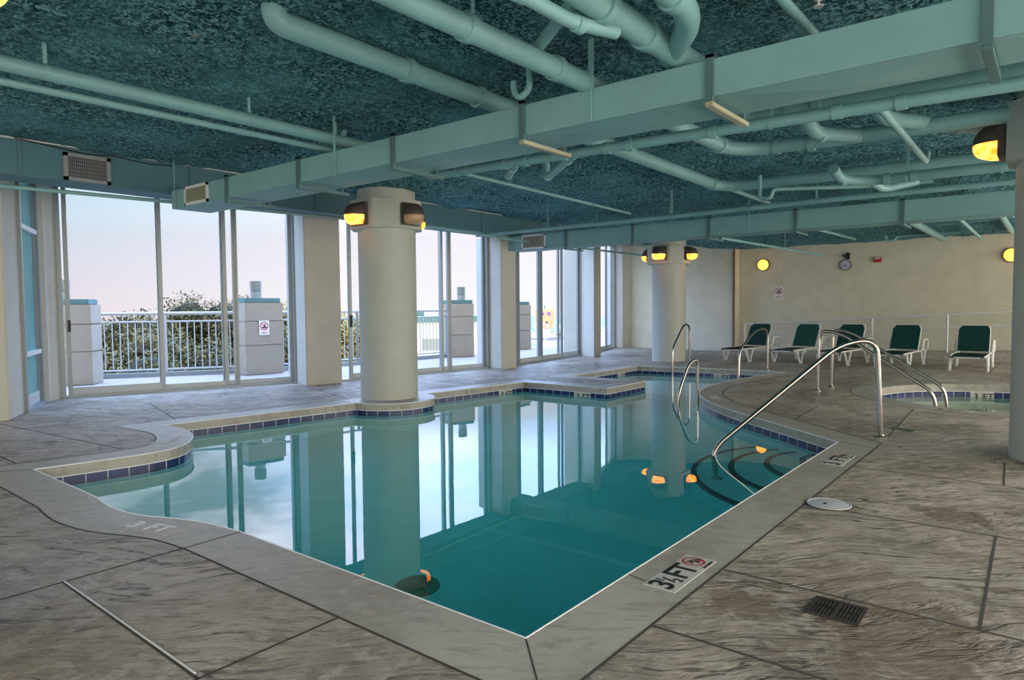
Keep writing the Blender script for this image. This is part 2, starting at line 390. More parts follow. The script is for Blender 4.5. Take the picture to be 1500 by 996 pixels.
def text_obj(s, size, mat, parent, M4, depth=.0012, name='lettering'):
    cu = bpy.data.curves.new('txt', 'FONT'); cu.body = s; cu.size = size; cu.extrude = depth; cu.align_x = 'CENTER'; cu.align_y = 'CENTER'; cu.offset = size * .018
    tmp = bpy.data.objects.new('tmp', cu); col.objects.link(tmp)
    dg = bpy.context.evaluated_depsgraph_get(); me = bpy.data.meshes.new_from_object(tmp.evaluated_get(dg))
    bpy.data.objects.remove(tmp); bpy.data.curves.remove(cu)
    bm = bmesh.new(); bm.from_mesh(me); bpy.data.meshes.remove(me)
    bmesh.ops.transform(bm, matrix=M4, verts=bm.verts)
    return link_mesh(name, bm, mat, parent)
def frame_mat(o, ux, uy):
    ux = Vector(ux).normalized(); uy = Vector(uy).normalized(); uz = ux.cross(uy)
    return Matrix(((ux.x, uy.x, uz.x, o[0]), (ux.y, uy.y, uz.y, o[1]), (ux.z, uy.z, uz.z, o[2]), (0, 0, 0, 1)))

# ------------------------------------------------------------------ plan geometry
PEN = crom([(6.40, 1.48), (6.74, 1.86), (7.10, 2.28), (7.55, 2.80), (8.15, 3.37), (8.72, 3.75), (9.15, 3.93), (9.90, 4.08), (10.86, 4.08), (11.80, 3.95), (12.50, 3.77)], 4)
LEFTC = crom([(3.243, 7.32), (3.26, 6.97), (3.20, 6.65), (3.09, 6.38), (2.93, 6.15), (2.74, 6.01), (2.50, 5.97), (2.24, 6.00), (1.715, 6.084)], 4)
NEARC = crom([(1.70, 4.85), (1.665, 4.50), (1.70, 4.20), (1.80, 3.95), (1.87, 3.72), (1.905, 3.42)], 4)
SIMPLE = [(1.91, 1.48)] + PEN + [(12.62, 4.6), (12.32, 6.64), (9.88, 6.64), (9.88, 5.17), (8.67, 5.17), (8.67, 6.715)] + LEFTC + NEARC
RC = (6.10, 7.0); RR = .58
ring = [(RC[0] + RR * math.cos(math.radians(a)), RC[1] + RR * math.sin(math.radians(a))) for a in range(355, 171, -8)]
iR = SIMPLE.index((8.67, 6.715))
POOL = SIMPLE[:iR + 1] + ring + SIMPLE[iR + 1:]
COP = .31
OUT = offset_loop(SIMPLE, COP)
OUT = [p_ for i, p_ in enumerate(OUT)]
TC = (10.7, .45); TR = 1.52
TUB = [(TC[0] + TR * math.cos(2 * PI * k / 72), TC[1] + TR * math.sin(2 * PI * k / 72)) for k in range(72)]
TUBO = [(TC[0] + (TR + COP) * math.cos(2 * PI * k / 72), TC[1] + (TR + COP) * math.sin(2 * PI * k / 72)) for k in range(72)]
FAC = [(-3.0, 9.4), (2.3, 9.4), (3.0, 10.55), (3.43, 10.75), (6.45, 9.72), (6.95, 9.30), (10.2, 8.83), (11.1, 8.83), (14.15, 9.2), (14.9, 9.3), (17.3, 10.12), (17.9, 10.1)]
WZ = -.148

# ------------------------------------------------------------------ deck, terrace, ceiling, walls
deck_outer = [(-3.0, -3.2), (18.4, -3.2), (18.4, 10.1)] + FAC[::-1][1:]
deck = link_mesh('floor', flat_poly([deck_outer, OUT, TUBO], 0.0), M['deck'], kind='structure')
J = [((2.28, 1.16), (2.28, -3.1)), ((2.975, 1.16), (2.985, -3.1)), ((4.25, 1.16), (4.255, -3.1)), ((5.47, 1.16), (5.48, -3.1)), ((2.985, .2), (4.25, .225)), ((5.48, .255), (6.28, .29)),
     ((6.87, 1.18), (8.93, 1.27)), ((7.5, 2.15), (8.55, 2.2)), ((-3, 3.42), (1.60, 3.42)), ((1.06, 3.42), (1.04, 2.16)), ((-3, 2.16), (1.60, 2.16)), ((1.70, 6.4), (1.715, 9.0)),
     ((2.45, 6.32), (2.2, 9.0)), ((13.9, 2.2), (13.9, -3.1)), ((13.9, 2.2), (17.1, 2.2)), ((15.5, 2.2), (15.5, -3.1)), ((13.9, .9), (17.1, .9)), ((12.9, 2.9), (17.1, 2.9)), ((-.6, 2.16), (-.6, -3.1)), ((3.5, 7.6), (3.9, 9.2)), ((5.7, 7.4), (6.2, 9.1)), ((10.2, 7.0), (10.2, 8.4)), ((7.9, 7.15), (8.1, 9.0))]
for a, b in J: link_mesh('expansion_joint', strip(a, b, .011, 0.0), M['joint'], deck)
link_mesh('expansion_joint', strip((1.066, 3.42), (1.050, 2.2), .007, 0.0, .004), M['worn_white'], deck, label='narrow pale strip beside the joint')  # narrow pale line laid along the dark joint
terr_outer = [(-3, 9.4)] + FAC[1:-1] + [(19.5, 10.4), (40, 16), (40, 22), (24, 19.5), (17.5, 12.9), (12.4, 12.0), (9.9, 12.0), (6.9, 12.45), (4.9, 13.75), (2, 15), (-3, 15)]
link_mesh('terrace_floor', flat_poly([terr_outer], -.01), M['terrace'], kind='structure')

def ss(x, a, b):
    s = min(1, max(0, (x - a) / (b - a))); return s * s * (3 - 2 * s)
def fac_y(x):
    for (x0, y0), (x1, y1) in zip(FAC, FAC[1:]):
        if x0 <= x <= x1: return y0 + (y1 - y0) * (x - x0) / (x1 - x0)
    return FAC[-1][1]
def ceil_z(x, y):
    z = 2.93 - .23 * ss(x, 8.5, 16) * (1 - ss(y, 6.8, 8.6)) + .05 * ss(y, 7.6, 8.6)
    for cx, cy, dz in ((6.17, 7.1, .15), (13.9, 6.71, .08), (6.66, -.1, .06)):
        d = math.hypot(x - cx, y - cy); z -= dz * (1 - ss(d, .4, 1.4))
    return z
bm = bmesh.new(); NX, NY = 420, 320; g = []
for i in range(NX + 1):
    x = -3 + 21.4 * i / NX; ym = fac_y(x) + .05; rowv = []
    for j in range(NY + 1):
        y = -3.2 + (ym + 3.2) * j / NY
        n_ = noise.fractal(Vector((x * 1.1, y * 1.1, 0)), 1.0, 2.0, 5)
        n2_ = noise.noise(Vector((x * 9, y * 9, 3)))
        rowv.append(bm.verts.new((x, y, ceil_z(x, y) + .04 * n_ + .02 * n2_ + .012 * noise.noise(Vector((x * 19, y * 19, 7))))))
    g.append(rowv)
for i in range(NX):
    for j in range(NY): bm.faces.new((g[i][j], g[i][j + 1], g[i + 1][j + 1], g[i + 1][j]))
link_mesh('ceiling', bm, M['foam'], smooth=True, kind='structure')
bm = bbox(-3.1, 18.6, -3.2, 8.6, 3.12, 3.3); link_mesh('ceiling_slab', bm, M['pier'], kind='structure')

w = link_mesh('wall_far', bbox(18.1, 18.4, -3.2, 6.7, 0, 3.1), M['plaster'], kind='structure')
link_mesh('wall_corner', prism_bm([(17.75, 6.7), (18.4, 6.7), (18.4, 10.4), (17.75, 9.9)], 0, 3.1), M['plaster'], kind='structure')
link_mesh('trim_1', bbox(17.71, 17.76, 6.685, 6.73, 0, 3.0), M['brown'], kind='structure')
def pier(pts, z1=3.05): return link_mesh('wall_pier', prism_bm(pts, 0, z1, .012), M['pier'], kind='structure')
pier([(1.0, 9.10), (2.36, 9.05), (2.64, 9.54), (2.35, 9.75), (1.0, 9.75)])
pier([(3.07, 10.47), (3.19, 10.49), (3.23, 10.585), (3.33, 10.62), (3.36, 10.70), (3.43, 10.72), (3.42, 10.95), (3.0, 11.0)])
pier([(6.30, 9.21), (6.87, 9.06), (6.98, 9.95), (6.47, 9.98), (6.44, 9.70)])
pier([(10.19, 8.44), (10.60, 8.40), (10.95, 8.90), (10.9, 9.25), (10.34, 9.22), (10.22, 8.83)], 2.6)
pier([(13.93, 8.66), (14.34, 8.72), (14.75, 9.26), (14.75, 9.75), (14.09, 9.66), (14.13, 9.15)])
pier([(17.33, 10.12), (17.37, 9.83), (17.75, 9.78), (17.95, 10.4), (17.4, 10.4)])
link_mesh('wall_left', bbox(-3, 1.0, 9.2, 9.5, 0, 3.05), M['pier'], kind='structure')

# ------------------------------------------------------------------ sliding doors and windows in the facade
def facade(name, A, B, stiles, rail_h, leaf, z1=3.0, handles=(), label=None, glass='glass'):
    """stiles: (distance along A-B, width, track offset); leaf: (d0, d1, offset, rail height) glazed leaves"""
    A = Vector((*A, 0)); B = Vector((*B, 0)); L = (B - A).length; ux = (B - A).normalized()
    root = thing(name, None, None, tuple(A), kind='structure')
    F = frame_mat(A, ux, (0, 0, 1))      # local x along, y up, z toward the room/outside
    def lb(x0, x1, y0, y1, z0, z1_, bev=.004):
        bm = bmesh.new(); box(bm, x0, x1, y0, y1, z0, z1_, mat=F)
        if bev: bmesh.ops.bevel(bm, geom=bm.edges[:], offset=bev, segments=1, affect='EDGES')
        return bm
    fr = bmesh.new()
    for a in ((-.02, L + .02, 0, .035, -.07, .07), (-.02, L + .02, z1 - .06, z1, -.06, .06), (-.02, .035, 0, z1, -.06, .06), (L - .035, L + .02, 0, z1, -.06, .06)): box(fr, *a, mat=F)
    link_mesh('frame', fr, M['alu'], root)
    for d0, d1, off, rh in leaf:
        pn = link_mesh('sliding_panel', lb(d0, d1, .035, .035 + rh, off - .02, off + .02), M['pale_alu'], root)
        bm = bmesh.new()
        for s in (d0, d1 - .055): box(bm, s, s + .055, .035, z1 - .06, off - .022, off + .022, mat=F)
        link_mesh('stile', bm, M['alu'], pn)
        link_mesh('glass_pane', lb(d0 + .05, d1 - .05, .035 + rh - .01, z1 - .06, off - .003, off + .003, 0), M[glass], pn)
    for d, z0, z1_, off in handles:
        link_mesh('handle', lb(d - .018, d + .018, z0, z1_, off + .02, off + .05), M['black'], root)
    return root, F, L
facade('door_1', (3.43, 10.75), (6.45, 9.72), (), .1, [(.06, 1.27, .035, .11), (1.20, 2.16, 0.0, .075), (2.25, 3.16, -.035, .075), (2.08, 2.33, -.035, .075)], handles=[(.10, .92, 1.08, .035)])
facade('door_2', (6.95, 9.30), (10.2, 8.83), (), .1, [(.21, 1.10, .035, .09), (1.05, 2.20, 0, .075), (2.33, 3.25, -.035, .075), (2.15, 2.42, -.035, .075)], handles=[(.24, .9, 1.1, .035)])
facade('door_3', (11.1, 8.83), (14.15, 9.2), (), .1, [(.05, 1.08, .035, .1), (.95, 2.12, 0, .1), (1.95, 3.03, -.035, .1)])
facade('window_2', (14.9, 9.3), (17.3, 10.12), (), .1, [(.05, 1.60, .0, .1), (1.60, 2.35, 0, .1)])
facade('window_1', (2.62, 9.56), (3.06, 10.46), (), .1, [(.04, .96, .0, .14)], glass='frosted')
bm = bmesh.new(); F = frame_mat((2.62, 9.56, 0), (.439, .898, 0), (0, 0, 1))
for z in (.66, 2.2): box(bm, .0, 1.0, z, z + .055, -.06, .05, mat=F)
o = link_mesh('trim_2', bm, M['white_alu'], kind='structure')

# ------------------------------------------------------------------ swimming pool
pool = thing('swimming_pool', 'irregular indoor swimming pool with smooth concrete coping and navy waterline tiles', 'swimming pool', (5.0, 4.0, 0))
link_mesh('coping', flat_poly([OUT, POOL], 0.0), M['coping'], pool)
link_mesh('coping_face', band(POOL, 0.0, -.086), M['coping'], pool)
link_mesh('waterline_tiles', band(POOL, -.241, -.086, .006, .006, uv=True), M['tile'], pool)
bm = band(POOL, -.0945, -.086, -.002, -.002); link_mesh('grout_line', bm, M['bead'], pool)
bm = bmesh.new()
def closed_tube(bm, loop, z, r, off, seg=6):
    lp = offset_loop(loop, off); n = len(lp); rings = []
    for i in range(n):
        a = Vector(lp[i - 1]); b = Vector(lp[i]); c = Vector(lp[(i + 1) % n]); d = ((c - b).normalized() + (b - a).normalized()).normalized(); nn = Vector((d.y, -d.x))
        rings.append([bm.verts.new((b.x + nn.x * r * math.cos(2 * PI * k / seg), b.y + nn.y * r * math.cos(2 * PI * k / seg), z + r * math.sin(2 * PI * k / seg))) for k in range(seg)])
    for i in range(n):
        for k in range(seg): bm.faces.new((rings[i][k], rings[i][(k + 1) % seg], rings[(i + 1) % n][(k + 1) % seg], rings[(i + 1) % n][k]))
closed_tube(bm, POOL, -.003, .006, -.004); link_mesh('lip_glint', bm, M['bead'], pool, label='painted highlight of the lit edge, a thin white bead along the pool lip')  # glint of window light along the lip, built as a white bead
DEEP = -1.2
bm = band(POOL, DEEP, -.241, .012, .012); flat_poly([offset_loop(POOL, .012)], DEEP, bm); link_mesh('basin', bm, M['basin'], pool)
sh = [p_ for p_ in PEN if p_[0] >= 9.95]
link_mesh('shallow_shelf', prism_bm([(9.9, 4.05)] + sh + [(12.62, 4.6), (12.32, 6.64), (9.9, 6.64)], DEEP, -.55), M['basin'], pool)
for r, z in ((1.36, -.86), (1.03, -.68), (.72, -.50), (.42, -.32)):
    pts = [(6.45 + r * math.cos(2 * PI * k / 64), 1.38 + r * math.sin(2 * PI * k / 64)) for k in range(64)]
    stp = link_mesh('step', prism_bm(pts, DEEP, z), M['basin'], pool)
    bm = bmesh.new(); lathe(bm, [(r - .05, z + .002), (r - .05, z + .004), (r + .003, z + .004), (r + .003, z - .05), (r - .001, z - .05)], 6.45, 1.38, 64, cap=False)
    link_mesh('step_nosing', bm, M['nosing'], stp, label='dark tile edge of the step')
for a, b in (((1.60, 3.42), (1.905, 3.43)), ((1.60, 1.17), (1.905, 1.477)), ((6.28, 1.17), (6.42, 1.47)), ((1.45, 6.25), (1.705, 6.09)), ((2.64, 1.385), (2.66, 1.475)), ((5.49, 7.08), (5.5, 7.35)), ((8.67, 6.72), (8.9, 7.0)), ((8.67, 5.18), (8.9, 5.45)), ((12.3, 6.65), (12.6, 6.95))):
    link_mesh('coping_joint', strip(a, b, .006, 0.0), M['joint'], pool)
oj = band(OUT, 0.0012, 0.0012, -.005, .007); link_mesh('coping_seam', oj, M['joint'], pool, label='dark seam between coping and deck')

def marker(o, ux, uy, n, s, txt, nodive=False, parent=pool, mats=('marker_white', 'black'), tile=.15, half=False):
    """depth marker of n tiles; o centre, ux along, uy text up"""
    F = frame_mat(o, ux, uy)
    bm = bmesh.new()
    for k in range(n):
        x0 = (k - n / 2) * tile
        box(bm, x0 + .002, x0 + tile - .002, -tile / 2, tile / 2, -.004, .003, mat=F)
    mk = link_mesh('depth_marker', bm, M[mats[0]], parent, label='pale depth marker reading ' + txt.replace('½', ' 1/2'))
    nt_ = n - (1 if nodive else 0); cx = -(n - nt_) * tile / 2
    if txt:
        if half:
            text_obj('3', s * .95, M[mats[1]], mk, F @ Matrix.Translation((cx - .105, 0, .0035)), name='number')
            text_obj('1', s * .36, M[mats[1]], mk, F @ Matrix.Translation((cx - .062, .034, .0035)), name='number')
            text_obj('/', s * .55, M[mats[1]], mk, F @ Matrix.Translation((cx - .042, .0, .0035)), name='number')
            text_obj('2', s * .36, M[mats[1]], mk, F @ Matrix.Translation((cx - .022, -.034, .0035)), name='number')
            text_obj('F', s, M[mats[1]], mk, F @ Matrix.Translation((cx + .042, 0, .0035)), name='letter')
            text_obj('T', s, M[mats[1]], mk, F @ Matrix.Translation((cx + .118, 0, .0035)), name='letter')
        else:
            for ch_, dx in zip(txt.replace(' ', ''), (-.62, .30, .88)): text_obj(ch_, s, M[mats[1]], mk, F @ Matrix.Translation((cx + dx * s, 0, .0035)), name='letter')
    if nodive:
        cx = (n / 2 - .5) * tile; bm = bmesh.new(); T_ = F @ Matrix.Translation((cx, .008, .0035))
        for k in range(32):
            a0 = 2 * PI * k / 32; a1 = 2 * PI * (k + 1) / 32
            vs = [bm.verts.new(T_ @ Vector((r * math.cos(a), r * math.sin(a), .0008))) for a, r in ((a0, .044), (a1, .044), (a1, .054), (a0, .054))]
            bm.faces.new(vs)
        box(bm, -.048, .048, -.005, .005, 0, .001, mat=T_ @ Matrix.Rotation(-PI / 4, 4, 'Z'))
        link_mesh('prohibition_ring', bm, M['sign_red'], mk)
        bm = bmesh.new(); sweep(bm, [T_ @ Vector(v) for v in ((-.03, -.01, .001), (-.005, .012, .001), (.02, .0, .001), (.035, -.02, .001))], .005, 6); sweep(bm, [T_ @ Vector(v) for v in ((-.02, .02, .001), (.005, -.002, .001), (.0, -.03, .001))], .004, 6)
        link_mesh('diver_figure', bm, M['black'], mk)
        text_obj('NO DIVING', .018, M['black'], mk, F @ Matrix.Translation((cx, -.064, .0035)))
    return mk
marker((2.825, 1.301, 0), (1, 0, 0), (0, 1, 0), 3, .165, '3½ FT', True, half=True)
marker((5.66, 1.305, 0), (1, 0, 0), (0, 1, 0), 3, .165, '3 FT', True)
marker((1.635, 3.93, 0), (.28, -.96, 0), (.96, .28, 0), 3, .14, '3 FT', False, mats=('coping', 'worn_white'))
marker((2.86, 6.42, 0), (.7, .7, 0), (.7, -.7, 0), 2, .12, '3 FT', False, mats=('coping', 'worn_white'))
marker((8.62, 3.52, 0), (-.82, -.57, 0), (.57, -.82, 0), 2, .12, '3 FT', False, mats=('coping', 'worn_white'))
FZ = -.163
ul = Vector((5.48 - 3.52, 7.07 - 7.29, 0)).normalized(); nl = Vector((ul.y, -ul.x, 0))
def on_face(A, B, s, inward=.004):
    A = Vector((*A, 0)); B = Vector((*B, 0)); u = (B - A).normalized(); n = Vector((u.y, -u.x, 0)); return A + u * s, u, n
def face_marker(A, B, s, n, txt, size=.12, half=False):
    """A->B left to right as seen from the water"""
    p_, u, nn = on_face(A, B, s); o = p_ + nn * .002; return marker((o.x, o.y, FZ), tuple(u), (0, 0, 1), n, size, txt, half=half)
face_marker((3.243, 7.32), (5.52, 7.075), 1.88, 2, '3 FT')
face_marker((3.243, 7.32), (5.52, 7.075), 1.14, 1, '')
face_marker((6.68, 6.95), (8.67, 6.715), 1.58, 2, '3 FT')
face_marker((8.67, 6.715), (8.67, 5.17), 1.11, 2, '3 FT')
face_marker((9.88, 6.64), (12.32, 6.64), 1.80, 2, '1 FT')
face_marker((12.32, 6.64), (12.62, 4.6), 1.68, 2, '1 FT')
face_marker((2.50, 5.965), (2.93, 6.145), .28, 2, '3 FT')

def water(name, loop, mat, z0, zt):
    lp = offset_loop(loop, .05); bm = flat_poly([lp], zt); flat_poly([lp], z0, bm)
    n = len(lp); a = [bm.verts.new((*p_, z0)) for p_ in lp]; b = [bm.verts.new((*p_, zt)) for p_ in lp]
    for i in range(n): bm.faces.new((a[i], a[(i + 1) % n], b[(i + 1) % n], b[i]))
    bmesh.ops.remove_doubles(bm, verts=bm.verts, dist=1e-5)
    return link_mesh(name, bm, mat)
tag(water('pool_water', POOL, M['water'], -1.3, WZ), 'still clear teal water filling the large swimming pool', 'water')

dr = thing('floor_drain', 'round dark green drain cover on the pool bottom near the corner', 'drain', (2.93, 3.14, DEEP))
bm = bmesh.new(); lathe(bm, [(.001, DEEP + .045), (.08, DEEP + .042), (.10, DEEP + .02), (.14, DEEP + .012), (.142, DEEP)], 2.93, 3.14, 40); link_mesh('cover', bm, M['drain_green'], dr, True)
bm = bmesh.new()
for rr in (.03, .055, .08):
    for k in range(int(rr * 260)):
        a = 2 * PI * k / int(rr * 260); box(bm, -.003, .003, -.007, .007, 0, .003, mat=Matrix.Translation((2.93 + rr * math.cos(a), 3.14 + rr * math.sin(a), DEEP + .0435)) @ Matrix.Rotation(a, 4, 'Z'))
link_mesh('slots', bm, M['black'], dr)

# hot tub
tub = thing('hot_tub', 'round in-ground hot tub with tan coping and navy tile band', 'hot tub', (*TC, 0))
link_mesh('coping', flat_poly([TUBO, TUB], 0.0), M['coping'], tub)
link_mesh('coping_face', band(TUB, 0.0, -.10), M['coping'], tub)
link_mesh('waterline_tiles', band(TUB, -.255, -.10, .006, .006, uv=True), M['tile'], tub)
link_mesh('grout_line', band(TUB, -.108, -.10, -.002, -.002), M['bead'], tub)
link_mesh('coping_seam', band(TUBO, .0012, .0012, -.005, .005), M['joint'], tub)
bm = band(TUB, -.9, -.255, .012, .012); flat_poly([offset_loop(TUB, .012)], -.9, bm); link_mesh('basin', bm, M['tubbasin'], tub)
bm = bmesh.new(); lathe(bm, [(1.0, -.9), (1.0, -.5), (1.53, -.5)], *TC, 64, cap=False); link_mesh('bench', bm, M['tubbasin'], tub)
tag(water('tub_water', TUB, M['tubwater'], -1.0, -.185), 'still greenish water inside the round hot tub', 'water')
a0 = .27
for aa, t_ in ((a0, '3 FT'),):
    c_, s_ = math.cos(aa), math.sin(aa); marker((TC[0] + (TR - .003) * c_, TC[1] + (TR - .003) * s_, -.178), (s_, -c_, 0), (0, 0, 1), 2, .12, t_, parent=tub)
marker((9.05, .95, 0), (-.2, -.98, 0), (.98, -.2, 0), 3, .12, '3 FT', parent=tub, mats=('coping', 'bronze'))

# ------------------------------------------------------------------ columns with octagonal lamp collars
def sconce_proto():
    r = thing('wall_sconce', '', 'wall lamp')
    bm = bbox(-.15, .15, -.06, 0.0, -.145, .145, bev=.012); link_mesh('back_plate', bm, M['bronze'], r, True)
    def dome(z0, z1):
        bm = bmesh.new(); rows = []; n = 10; mseg = 20
        for i in range(n + 1):
            z = z0 + (z1 - z0) * i / n; k = math.sqrt(max(0, 1 - (z / .140) ** 2)) if z > 0 else math.sqrt(max(0, 1 - (z / .140) ** 4))
            rows.append([bm.verts.new((.145 * math.cos(PI * j / mseg) * (k ** .35 if k > 0 else 0), -.06 - .17 * max(k, .001) * math.sin(PI * j / mseg), z)) for j in range(mseg + 1)])
        for i in range(n):
            for j in range(mseg): bm.faces.new((rows[i][j], rows[i][j + 1], rows[i + 1][j + 1], rows[i + 1][j]))
        for rw in (rows[0], rows[-1]):
            try: bm.faces.new(rw)
            except ValueError: pass
        return bm
    link_mesh('hood', dome(-.02, .1395), M['bronze'], r, True)
    link_mesh('amber_lens', dome(-.134, -.02), M['amber'], r, True)
    return r
SP = sconce_proto(); used = [False]
def sconce(x, y, z, ang, label, lit=True):
    if not used[0]: o = SP; used[0] = True
    else: o = copy_tree(SP)
    o.location = (x, y, z); o.rotation_euler = (0, 0, ang); o['label'] = label; o['category'] = 'wall lamp'; o['group'] = 'amber half-dome sconces on the column collars'
    if not lit:
        for ch in [c for c in bpy.data.objects if c.parent == o and c.name.startswith('amber')]:
            ch.data = ch.data.copy(); ch.data.materials[0] = M['amber_off']
    return o
def column(cx, cy, r, z0, z1, zt, label, s=1.0):
    root = thing('round_column', label, 'column', (cx, cy, 0))
    bm = bmesh.new(); lathe(bm, [(r, 0), (r, zt)], cx, cy, 64); link_mesh('shaft', bm, M['column'], root, True)
    a = .44 * s; L = .44 * s / 2
    oc = [(a, -L), (a, L), (L, a), (-L, a), (-a, L), (-a, -L), (-L, -a), (L, -a)]
    bm = prism(bmesh.new(), [(cx + x, cy + y) for x, y in oc], z0, z1); bmesh.ops.bevel(bm, geom=bm.edges[:], offset=.008, segments=2, affect='EDGES')
    link_mesh('octagonal_collar', bm, M['column'], root)
    return a
a1 = column(6.167, 7.105, .385, 2.25, 2.63, 2.97, 'round cream column rising from the ringed pool edge beside the left wall duct')
sconce(6.167 - a1, 7.105, 2.43, -PI / 2, 'lit amber sconce on the left face of the pool-edge column collar')
sconce(6.167, 7.105 - a1, 2.43, 0, 'unlit sconce on the right front face of the pool-edge column collar', lit=False)
sconce(6.167 + a1, 7.105, 2.43, PI / 2, 'lit amber sconce mostly hidden behind the right side of the pool-edge column')
sconce(6.167, 7.105 + a1, 2.43, PI, 'lit amber sconce mostly hidden behind the left side of the pool-edge column')
a2 = column(13.9, 6.71, .365, 2.12, 2.50, 2.86, 'round cream column at the far end of the pool before the far wall', .96)
sconce(13.9 - a2, 6.71, 2.34, -PI / 2, 'lit amber sconce on the front face of the far column collar')
sconce(13.9, 6.71 - a2, 2.34, 0, 'lit amber sconce on the right face of the far column collar')
sconce(13.9, 6.71 + a2, 2.34, PI, 'lit amber sconce poking out left of the far column collar')
a3 = column(6.66, -.10, .385, 2.28, 2.72, 2.95, 'round cream column cut off by the right edge of the photo')
sconce(6.66, -.10 + a3, 2.48, PI, 'large bright amber sconce on the column at the right edge of the photo')

for (y, z, lb_) in ((6.05, 2.26, 'round glowing yellow wall lamp near the left end of the far wall'), (.81, 2.23, 'round glowing yellow wall lamp beside the right edge column')):
    r = thing('round_wall_lamp', lb_, 'wall lamp', (18.1, y, z), 'round lamps on the far wall')
    R_ = Matrix.Translation((18.1, y, z)) @ Matrix.Rotation(-PI / 2, 4, 'Y')
    bm = bmesh.new(); lathe(bm, [(.155, 0), (.155, .05), (.145, .06)], 0, 0, 32, mat=R_); link_mesh('housing', bm, M['bronze'], r, True)
    bm = bmesh.new(); lathe(bm, [(.138, .055), (.132, .09), (.10, .12), (.05, .135), (.002, .138)], 0, 0, 32, mat=R_); link_mesh('glass_dome', bm, M['round_glass'], r, True)

a4 = column(.20, 3.12, .385, 2.25, 2.65, 2.97, 'round cream column standing just outside the left edge of the photo')
sconce(.20 + a4, 3.12, 2.45, PI / 2, 'lit amber sconce whose glow touches the upper left corner')
# far wall fittings
r = thing('wall_clock', 'round lavender-faced clock under a small black bracket on the far wall', 'clock', (18.1, 4.07, 2.17))
R_ = Matrix.Translation((18.1, 4.07, 2.17)) @ Matrix.Rotation(-PI / 2, 4, 'Y')
bm = bmesh.new(); lathe(bm, [(.13, 0), (.135, .05), (.12, .055)], 0, 0, 32, mat=R_); link_mesh('rim', bm, M['black'], r, True)
bm = bmesh.new(); lathe(bm, [(.118, .0), (.118, .058)], 0, 0, 32, mat=R_); link_mesh('face', bm, M['clockface'], r)
bm = bmesh.new(); box(bm, -.006, .006, 0, .08, .058, .062, mat=R_ @ Matrix.Rotation(.6, 4, 'Z')); box(bm, -.005, .005, 0, .06, .058, .062, mat=R_ @ Matrix.Rotation(2.2, 4, 'Z')); link_mesh('hand', bm, M['black'], r)
r = thing('camera_bracket', 'small black bracket mounted directly above the round clock', 'bracket', (18.1, 4.05, 2.35))
link_mesh('plate', bbox(18.04, 18.1, 3.98, 4.06, 2.31, 2.46), M['black'], r); link_mesh('arm', tube([(18.07, 4.03, 2.36), (17.95, 4.08, 2.37), (17.95, 4.11, 2.42)], .02), M['black'], r)
r = thing('fire_alarm', 'small red fire alarm box on the far wall right of the clock', 'fire alarm', (18.1, 3.37, 2.27))
link_mesh('box', bbox(18.03, 18.1, 3.29, 3.45, 2.2, 2.32, bev=.01), M['red'], r); link_mesh('strobe', bbox(18.01, 18.05, 3.31, 3.43, 2.275, 2.305, bev=.005), M['sign_white'], r)
def nosmoke(o, ux, label, w=.2, h=.3, name='warning_sign', faint=False):
    F = frame_mat(o, ux, (0, 0, 1)); root = thing(name, label, 'sign', tuple(o))
    bm = bmesh.new(); box(bm, -w / 2, w / 2, -h / 2, h / 2, 0, .006, mat=F); bmesh.ops.bevel(bm, geom=bm.edges[:], offset=.002, segments=1, affect='EDGES'); link_mesh('panel', bm, M['sign_white'], root)
    bm = bmesh.new(); T_ = F @ Matrix.Translation((0, h * .13, .008)); R1 = w * .40; R0 = w * .32
    for k in range(36):
        b0 = 2 * PI * k / 36; b1 = 2 * PI * (k + 1) / 36
        bm.faces.new([bm.verts.new(T_ @ Vector((q * math.cos(a), q * math.sin(a), 0))) for a, q in ((b0, R0), (b1, R0), (b1, R1), (b0, R1))])
    box(bm, -R0, R0, -w * .03, w * .03, 0, .001, mat=T_ @ Matrix.Rotation(-PI / 4, 4, 'Z')); link_mesh('prohibition_ring', bm, M['sign_red'], root)
    bm = bmesh.new(); box(bm, -.2 * w, .25 * w, -.22 * w, -.06 * w, -.003, -.001, mat=T_); box(bm, .0, .12 * w, -.06 * w, .16 * w, -.003, -.001, mat=T_); box(bm, .08 * w, .24 * w, .05 * w, .12 * w, -.003, -.001, mat=T_ @ Matrix.Rotation(.5, 4, 'Z')); link_mesh('pictogram', bm, M['black'], root)
    bm = bmesh.new()
    for k in (0, 1): box(bm, -w * .3, w * .3, -h * .40 + k * h * .08, -h * .37 + k * h * .08, .006, .007, mat=F)
    link_mesh('text_lines', bm, M['sign_red'], root)
    return root
nosmoke((18.095, 5.66, 1.53), (0, -1, 0), 'white no-glass warning sign with red ring on the far wall below the round lamp', .22, .33)

# ramp with handrail against far wall
bm = bmesh.new(); vs = [bm.verts.new(v) for v in ((17.15, 6.3, 0), (18.095, 6.3, 0), (18.095, -3.2, 0), (17.15, -3.2, 0), (17.15, 6.3, .004), (18.095, 6.3, .004), (18.095, -3.2, .33), (17.15, -3.2, .33))]
for f in ((0, 1, 2, 3), (4, 5, 6, 7), (0, 1, 5, 4), (1, 2, 6, 5), (2, 3, 7, 6), (3, 0, 4, 7)): bm.faces.new([vs[i] for i in f])
tag(link_mesh('access_ramp', bm, M['coping']), 'low concrete access ramp rising to the right along the far wall', 'ramp')
rr = thing('ramp_handrail', 'white metal handrail with posts and mid rail along the far wall ramp', 'railing', (17.3, 3, 0))
def rz(y): return 1.045 - .0565 * (y - .6)
def gz(y): return max(0, (6.3 - y) * .0346)
bm = tube([(17.3, 6.25, rz(6.25)), (17.3, -2, rz(-2))], .022, seg=10); link_mesh('top_rail', bm, M['white_alu'], rr, True)
